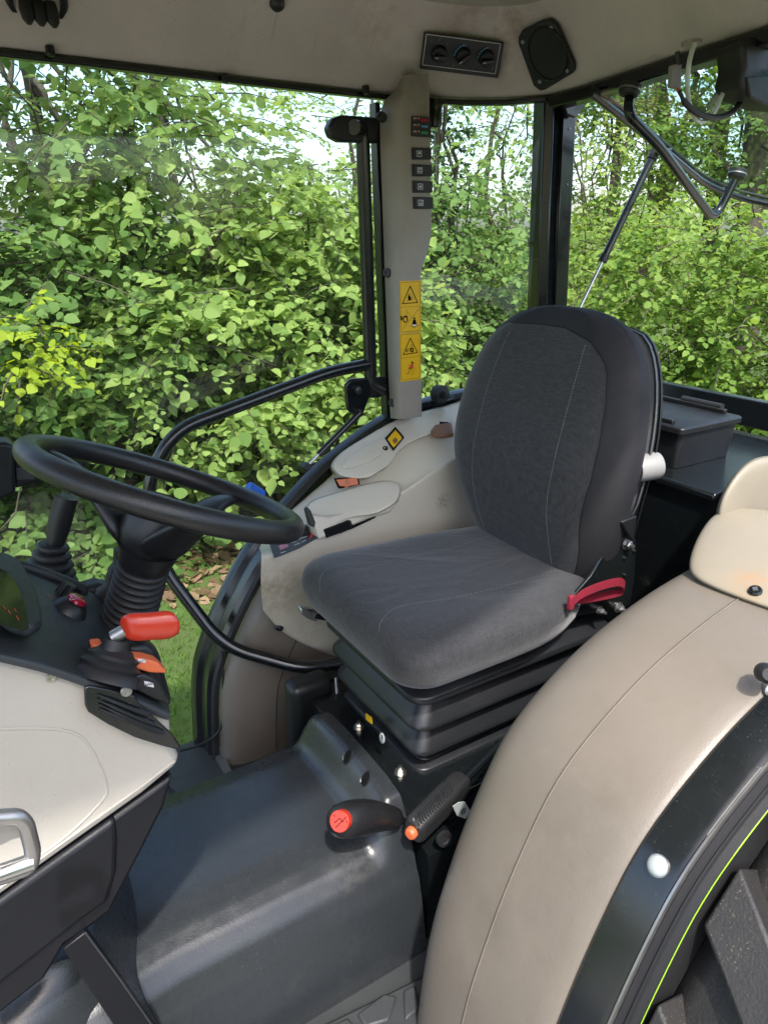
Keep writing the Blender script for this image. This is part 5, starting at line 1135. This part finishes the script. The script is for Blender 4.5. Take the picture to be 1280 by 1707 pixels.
# low plants on the bank
gshr = 'leafy shrubs along the hedgerow'
def bank(x, y, seed, m, s=.085, n=90, h=.35): plant('low_plant', (x, y, gz(x, y)), [((x, y, gz(x, y)+h), (.65, .5, h), n)], s, MD, LM[m], M['bark'], LOWL[seed % 20], 'plant', 'low leafy plants on the bank', .3, .01, seed, 3, 8, .3, droop=.2)
LOWL = {}
for s_, (x, y, lab) in enumerate(((.35, 5.0, 'low green plant on the leafy bank seen between column boot and far arch'), (1.1, 5.3, 'low green plant on the bank behind the curved arch of the far door'), (-.5, 5.1, 'low green plant on the bank behind the black gear lever boot'), (.95, 4.75, 'low green weeds among fallen leaves just left of the far arch'), (2.0, 4.9, 'low bright plant behind the small strut at the foot of the door tube'))):
    LOWL[s_] = lab; bank(x, y, s_, 'b' if s_ in (2, 4) else 'a', n=110 if s_ in (0, 1, 3) else 150, h=.16 if s_ == 3 else .30 if s_ < 2 else .55)
# shrubs with big leaves right behind the door glass
plant('hazel_shrub', (-.5, 6.1, .4), [((-.45, 5.6, 2.5), (.75, .8, 1.25), 210), ((-.5, 5.3, 1.25), (.8, .6, .7), 230)], .068, BIG, LM['a'], M['bark'], 'big-leaved green shrub at the far left of the door glass, behind the monitor arm', 'shrub', gshr, 3.0, .03, 21, 4, gap=-.4)
plant('hazel_shrub', (.6, 5.9, .4), [((.55, 5.5, 2.85), (.85, .8, 1.0), 220), ((.45, 5.1, 1.65), (.9, .7, .75), 330)], .068, BIG, LM['a'], M['bark'], 'big-leaved green shrub behind the door glass, straight above the steering wheel', 'shrub', gshr, 3.0, .035, 22, 4, gap=-.45)
plant('hazel_shrub', (1.7, 6.0, .4), [((1.6, 5.6, 2.35), (.85, .8, .95), 250), ((1.55, 5.0, 1.30), (.85, .65, .62), 300)], .068, BIG, LM['b'], M['bark'], 'bright lime green shrub behind the upper bend of the door tube', 'shrub', gshr, 2.6, .035, 23, 4, gap=-.4)
plant('hazel_shrub', (2.9, 6.0, .4), [((2.75, 5.7, 2.15), (.75, .8, .60), 230), ((2.7, 5.1, 1.35), (.85, .7, .65), 360)], .066, BIG, LM['b'], M['bark'], 'lime green shrub low behind the door hinge and small gas strut', 'shrub', gshr, 2.3, .03, 24, 4, gap=-.45)
plant('hazel_shrub', (4.4, 6.0, .3), [((4.1, 5.7, 2.0), (.9, .8, .75), 220), ((4.0, 5.4, 1.1), (.9, .8, .6), 260)], .062, BIG, LM['a'], M['bark'], 'green shrub with bare lower twigs behind the quarter window latch', 'shrub', gshr, 2.3, .03, 25, 5, gap=-.2)
plant('maple_sapling', (.0, 4.4, .05), [((.36, 4.2, 1.66), (.24, .28, .20), 70)], .042, BIG, LM['f'], M['bark'], 'small yellow-leaved sapling at the left edge above the steering wheel', 'sapling', None, 1.7, .014, 26, 1, 7, .22)
# dark-leaved bushes filling the hedge's dark gaps, shade put into the leaf colour
for i, (x, y, lab) in enumerate(((.3, 6.5, 'dark shaded bush filling the gaps of the hedge above the steering wheel'), (1.9, 6.6, 'dark shaded bush filling the gaps of the hedge behind the door tube bend'), (3.3, 6.7, 'dark shaded bush behind the hedge beside the cab pillar'))):
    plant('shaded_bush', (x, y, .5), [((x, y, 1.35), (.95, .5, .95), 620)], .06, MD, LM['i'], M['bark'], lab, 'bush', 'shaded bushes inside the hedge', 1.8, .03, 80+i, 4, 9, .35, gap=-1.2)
# taller trees behind
gt = 'trees behind the hedgerow'
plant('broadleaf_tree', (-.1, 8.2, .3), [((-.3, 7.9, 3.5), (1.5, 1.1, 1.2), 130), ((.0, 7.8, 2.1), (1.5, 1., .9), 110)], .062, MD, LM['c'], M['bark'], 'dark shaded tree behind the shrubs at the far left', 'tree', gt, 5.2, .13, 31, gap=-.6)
plant('broadleaf_tree', (1.25, 8.0, .3), [((1.2, 7.6, 3.75), (1.3, 1.1, 1.0), 140), ((1.6, 7.9, 2.4), (1.2, 1., .8), 110)], .062, MD, LM['a'], M['bark'], 'tree with dark upright trunk showing at the top left of the door glass', 'tree', gt, 5.5, .10, 32, gap=-.5)
plant('broadleaf_tree', (3.0, 8.6, .2), [((2.9, 8.2, 3.3), (1.3, 1.1, .8), 190), ((3.2, 8.9, 2.0), (1.5, 1., .9), 200)], .058, MD, LM['b'], M['bark'], 'slender sunlit tree left of the door tube where sky shows through', 'tree', gt, 4.8, .08, 33, gap=0., lean=(-.7, 0))
iv = plant('ivy_clad_tree', (4.75, 6.7, .1), [((4.75, 6.65, 1.3), (.22, .22, 1.3), 260), ((4.75, 6.65, 3.2), (.30, .26, 1.4), 260)], .055, MD, LM['e'], M['bark'], 'dark tree trunk wrapped in ivy just right of the cab pillar', 'tree', None, 6, .11, 34, 1, 7, .14, twigs=False, shell=.8)
gr = 'slender trees behind the quarter window'
for i, (az, d, h, rr_, lab, m) in enumerate(((50.5, 9, 4.6, 190, 'slender tree in the middle of the quarter window with sky through it', 'a'), (46.5, 8, 5.0, 260, 'light green tree beside the corner post, filling the right of the quarter window', 'b'), (54.5, 10.5, 5.2, 240, 'pale green tree behind the ivy-wrapped trunk', 'b'), (60.5, 10, 4.6, 130, 'thin tree showing through the gap between door tube and pillar', 'a'))):
    x, y = pos(az, d); plant('slender_tree', (x, y, 0), [((x, y, h*.72), (1.0, 1.0, h*.26), rr_*2//3), ((x, y, h*.33), (1.1, 1., h*.18), rr_*3//4)], .052, MD, LM[m], M['bark'], lab, 'tree', gr, h, .05, 40+i, 1, 9, .4, gap=.05)
# an unseen crown added overhead, above the frame, to shade the upper shrubs
plant('added_shade_tree', (-2.3, 4.3, 0), [((-.9, 3.2, 7.2), (1.7, 1.0, .7), 110), ((1.4, 3.3, 7.4), (1.6, .9, .6), 80)], .11, MD, LM['a'], M['bark'], 'unseen tall tree added beyond the left edge to cast the dappled shade', 'tree', None, 7.2, .16, 71, 1, 9, .5, gap=-.2)
# rear side
gb = 'dense hedge bushes behind the rear window'
for i, (az, d, h, n_, lab) in enumerate(((41.0, 7.2, 1.30, 520, 'dense green bush behind the seat top, next to the corner post'), (34.5, 7.0, 1.32, 620, 'dense green bush above the black storage bin'), (27.5, 6.8, 1.22, 620, 'dense green bush at the right edge above the rear sill'))):
    x, y = pos(az, d); plant('hedge_bush', (x, y, 0), [((x, y, h*.95), (1.05, .9, h*1.0), n_), ((x-.1, y-.2, h*.4), (1.0, .9, .6), n_//3)], .056, MD, LM['d'], M['bark'], lab, 'bush', gb, 1.8, .016, 50+i, 4, 10, .38, gap=-.5, droop=.35, shell=.6)
gw = 'tall trees beyond the rear window'
for i, (az, d, h, rr_, blobs, lab, m, bk_) in enumerate((
        (38.8, 12, 7.5, .16, [(0, 0, 3.3, 1.2, 1.2, .7, 150), (-.2, 0, 4.6, 1.3, 1.2, .8, 160)], 'tree with a bare reddish trunk left of the open window handle', 'd', 'barkred'),
        (41.5, 9.5, 6.0, .07, [(0, 0, 3.0, .9, .9, 1.0, 220), (0, 0, 4.1, 1.0, 1.0, .7, 200)], 'leafy light green tree right beside the corner post', 'd', 'bark'),
        (34.6, 11, 8.0, .15, [(0, 0, 4.9, 1.5, 1.4, .9, 240), (.3, 0, 3.2, .9, 1.2, .7, 120)], 'tall straight tree seen through the raised window pane, nearest its corner', 'd', 'bark'),
        (32.0, 10, 8.0, .20, [(0, 0, 4.7, 1.3, 1.3, .9, 240), (0, 0, 3.1, 1.2, 1.2, .5, 130)], 'thick-trunked tree behind the hanging clear hose', 'a', 'bark'),
        (28.0, 10.5, 7.0, .10, [(0, 0, 4.2, 1.3, 1.3, 1.0, 200), (.2, 0, 2.9, 1.3, 1.2, .6, 170)], 'airy tree at the right edge behind the wiper motor', 'd', 'bark'))):
    x, y = pos(az, d); plant('tall_tree', (x, y, 0), [((x+a_, y+b_, c_), (e_, f_, g_), n_) for a_, b_, c_, e_, f_, g_, n_ in blobs], .058, MD, LM[m], M[bk_], lab, 'tree', gw, h, rr_, 60+i, 1, 10, .42, gap=.0)
# distant wood behind everything, one mass
n = 26000; az = r_.uniform(20, 100, n); d = r_.uniform(22, 34, n); hh = r_.random(n)**1.1*(2.9+.6*np.sin(az*.35)+.4*np.sin(az*.9+1)); P = np.stack([d*np.cos(np.radians(az)), d*np.sin(np.radians(az)), hh-.6], 1)
Xv, fc = leaves(P, r_.normal(size=(n, 3)), np.array([-.3, -.6, .7])+r_.normal(size=(n, 3))*.6, .22+.25*r_.random(n), *SM)
tag(np_mesh('distant_wood', Xv, fc, LM['b']), kind='stuff')
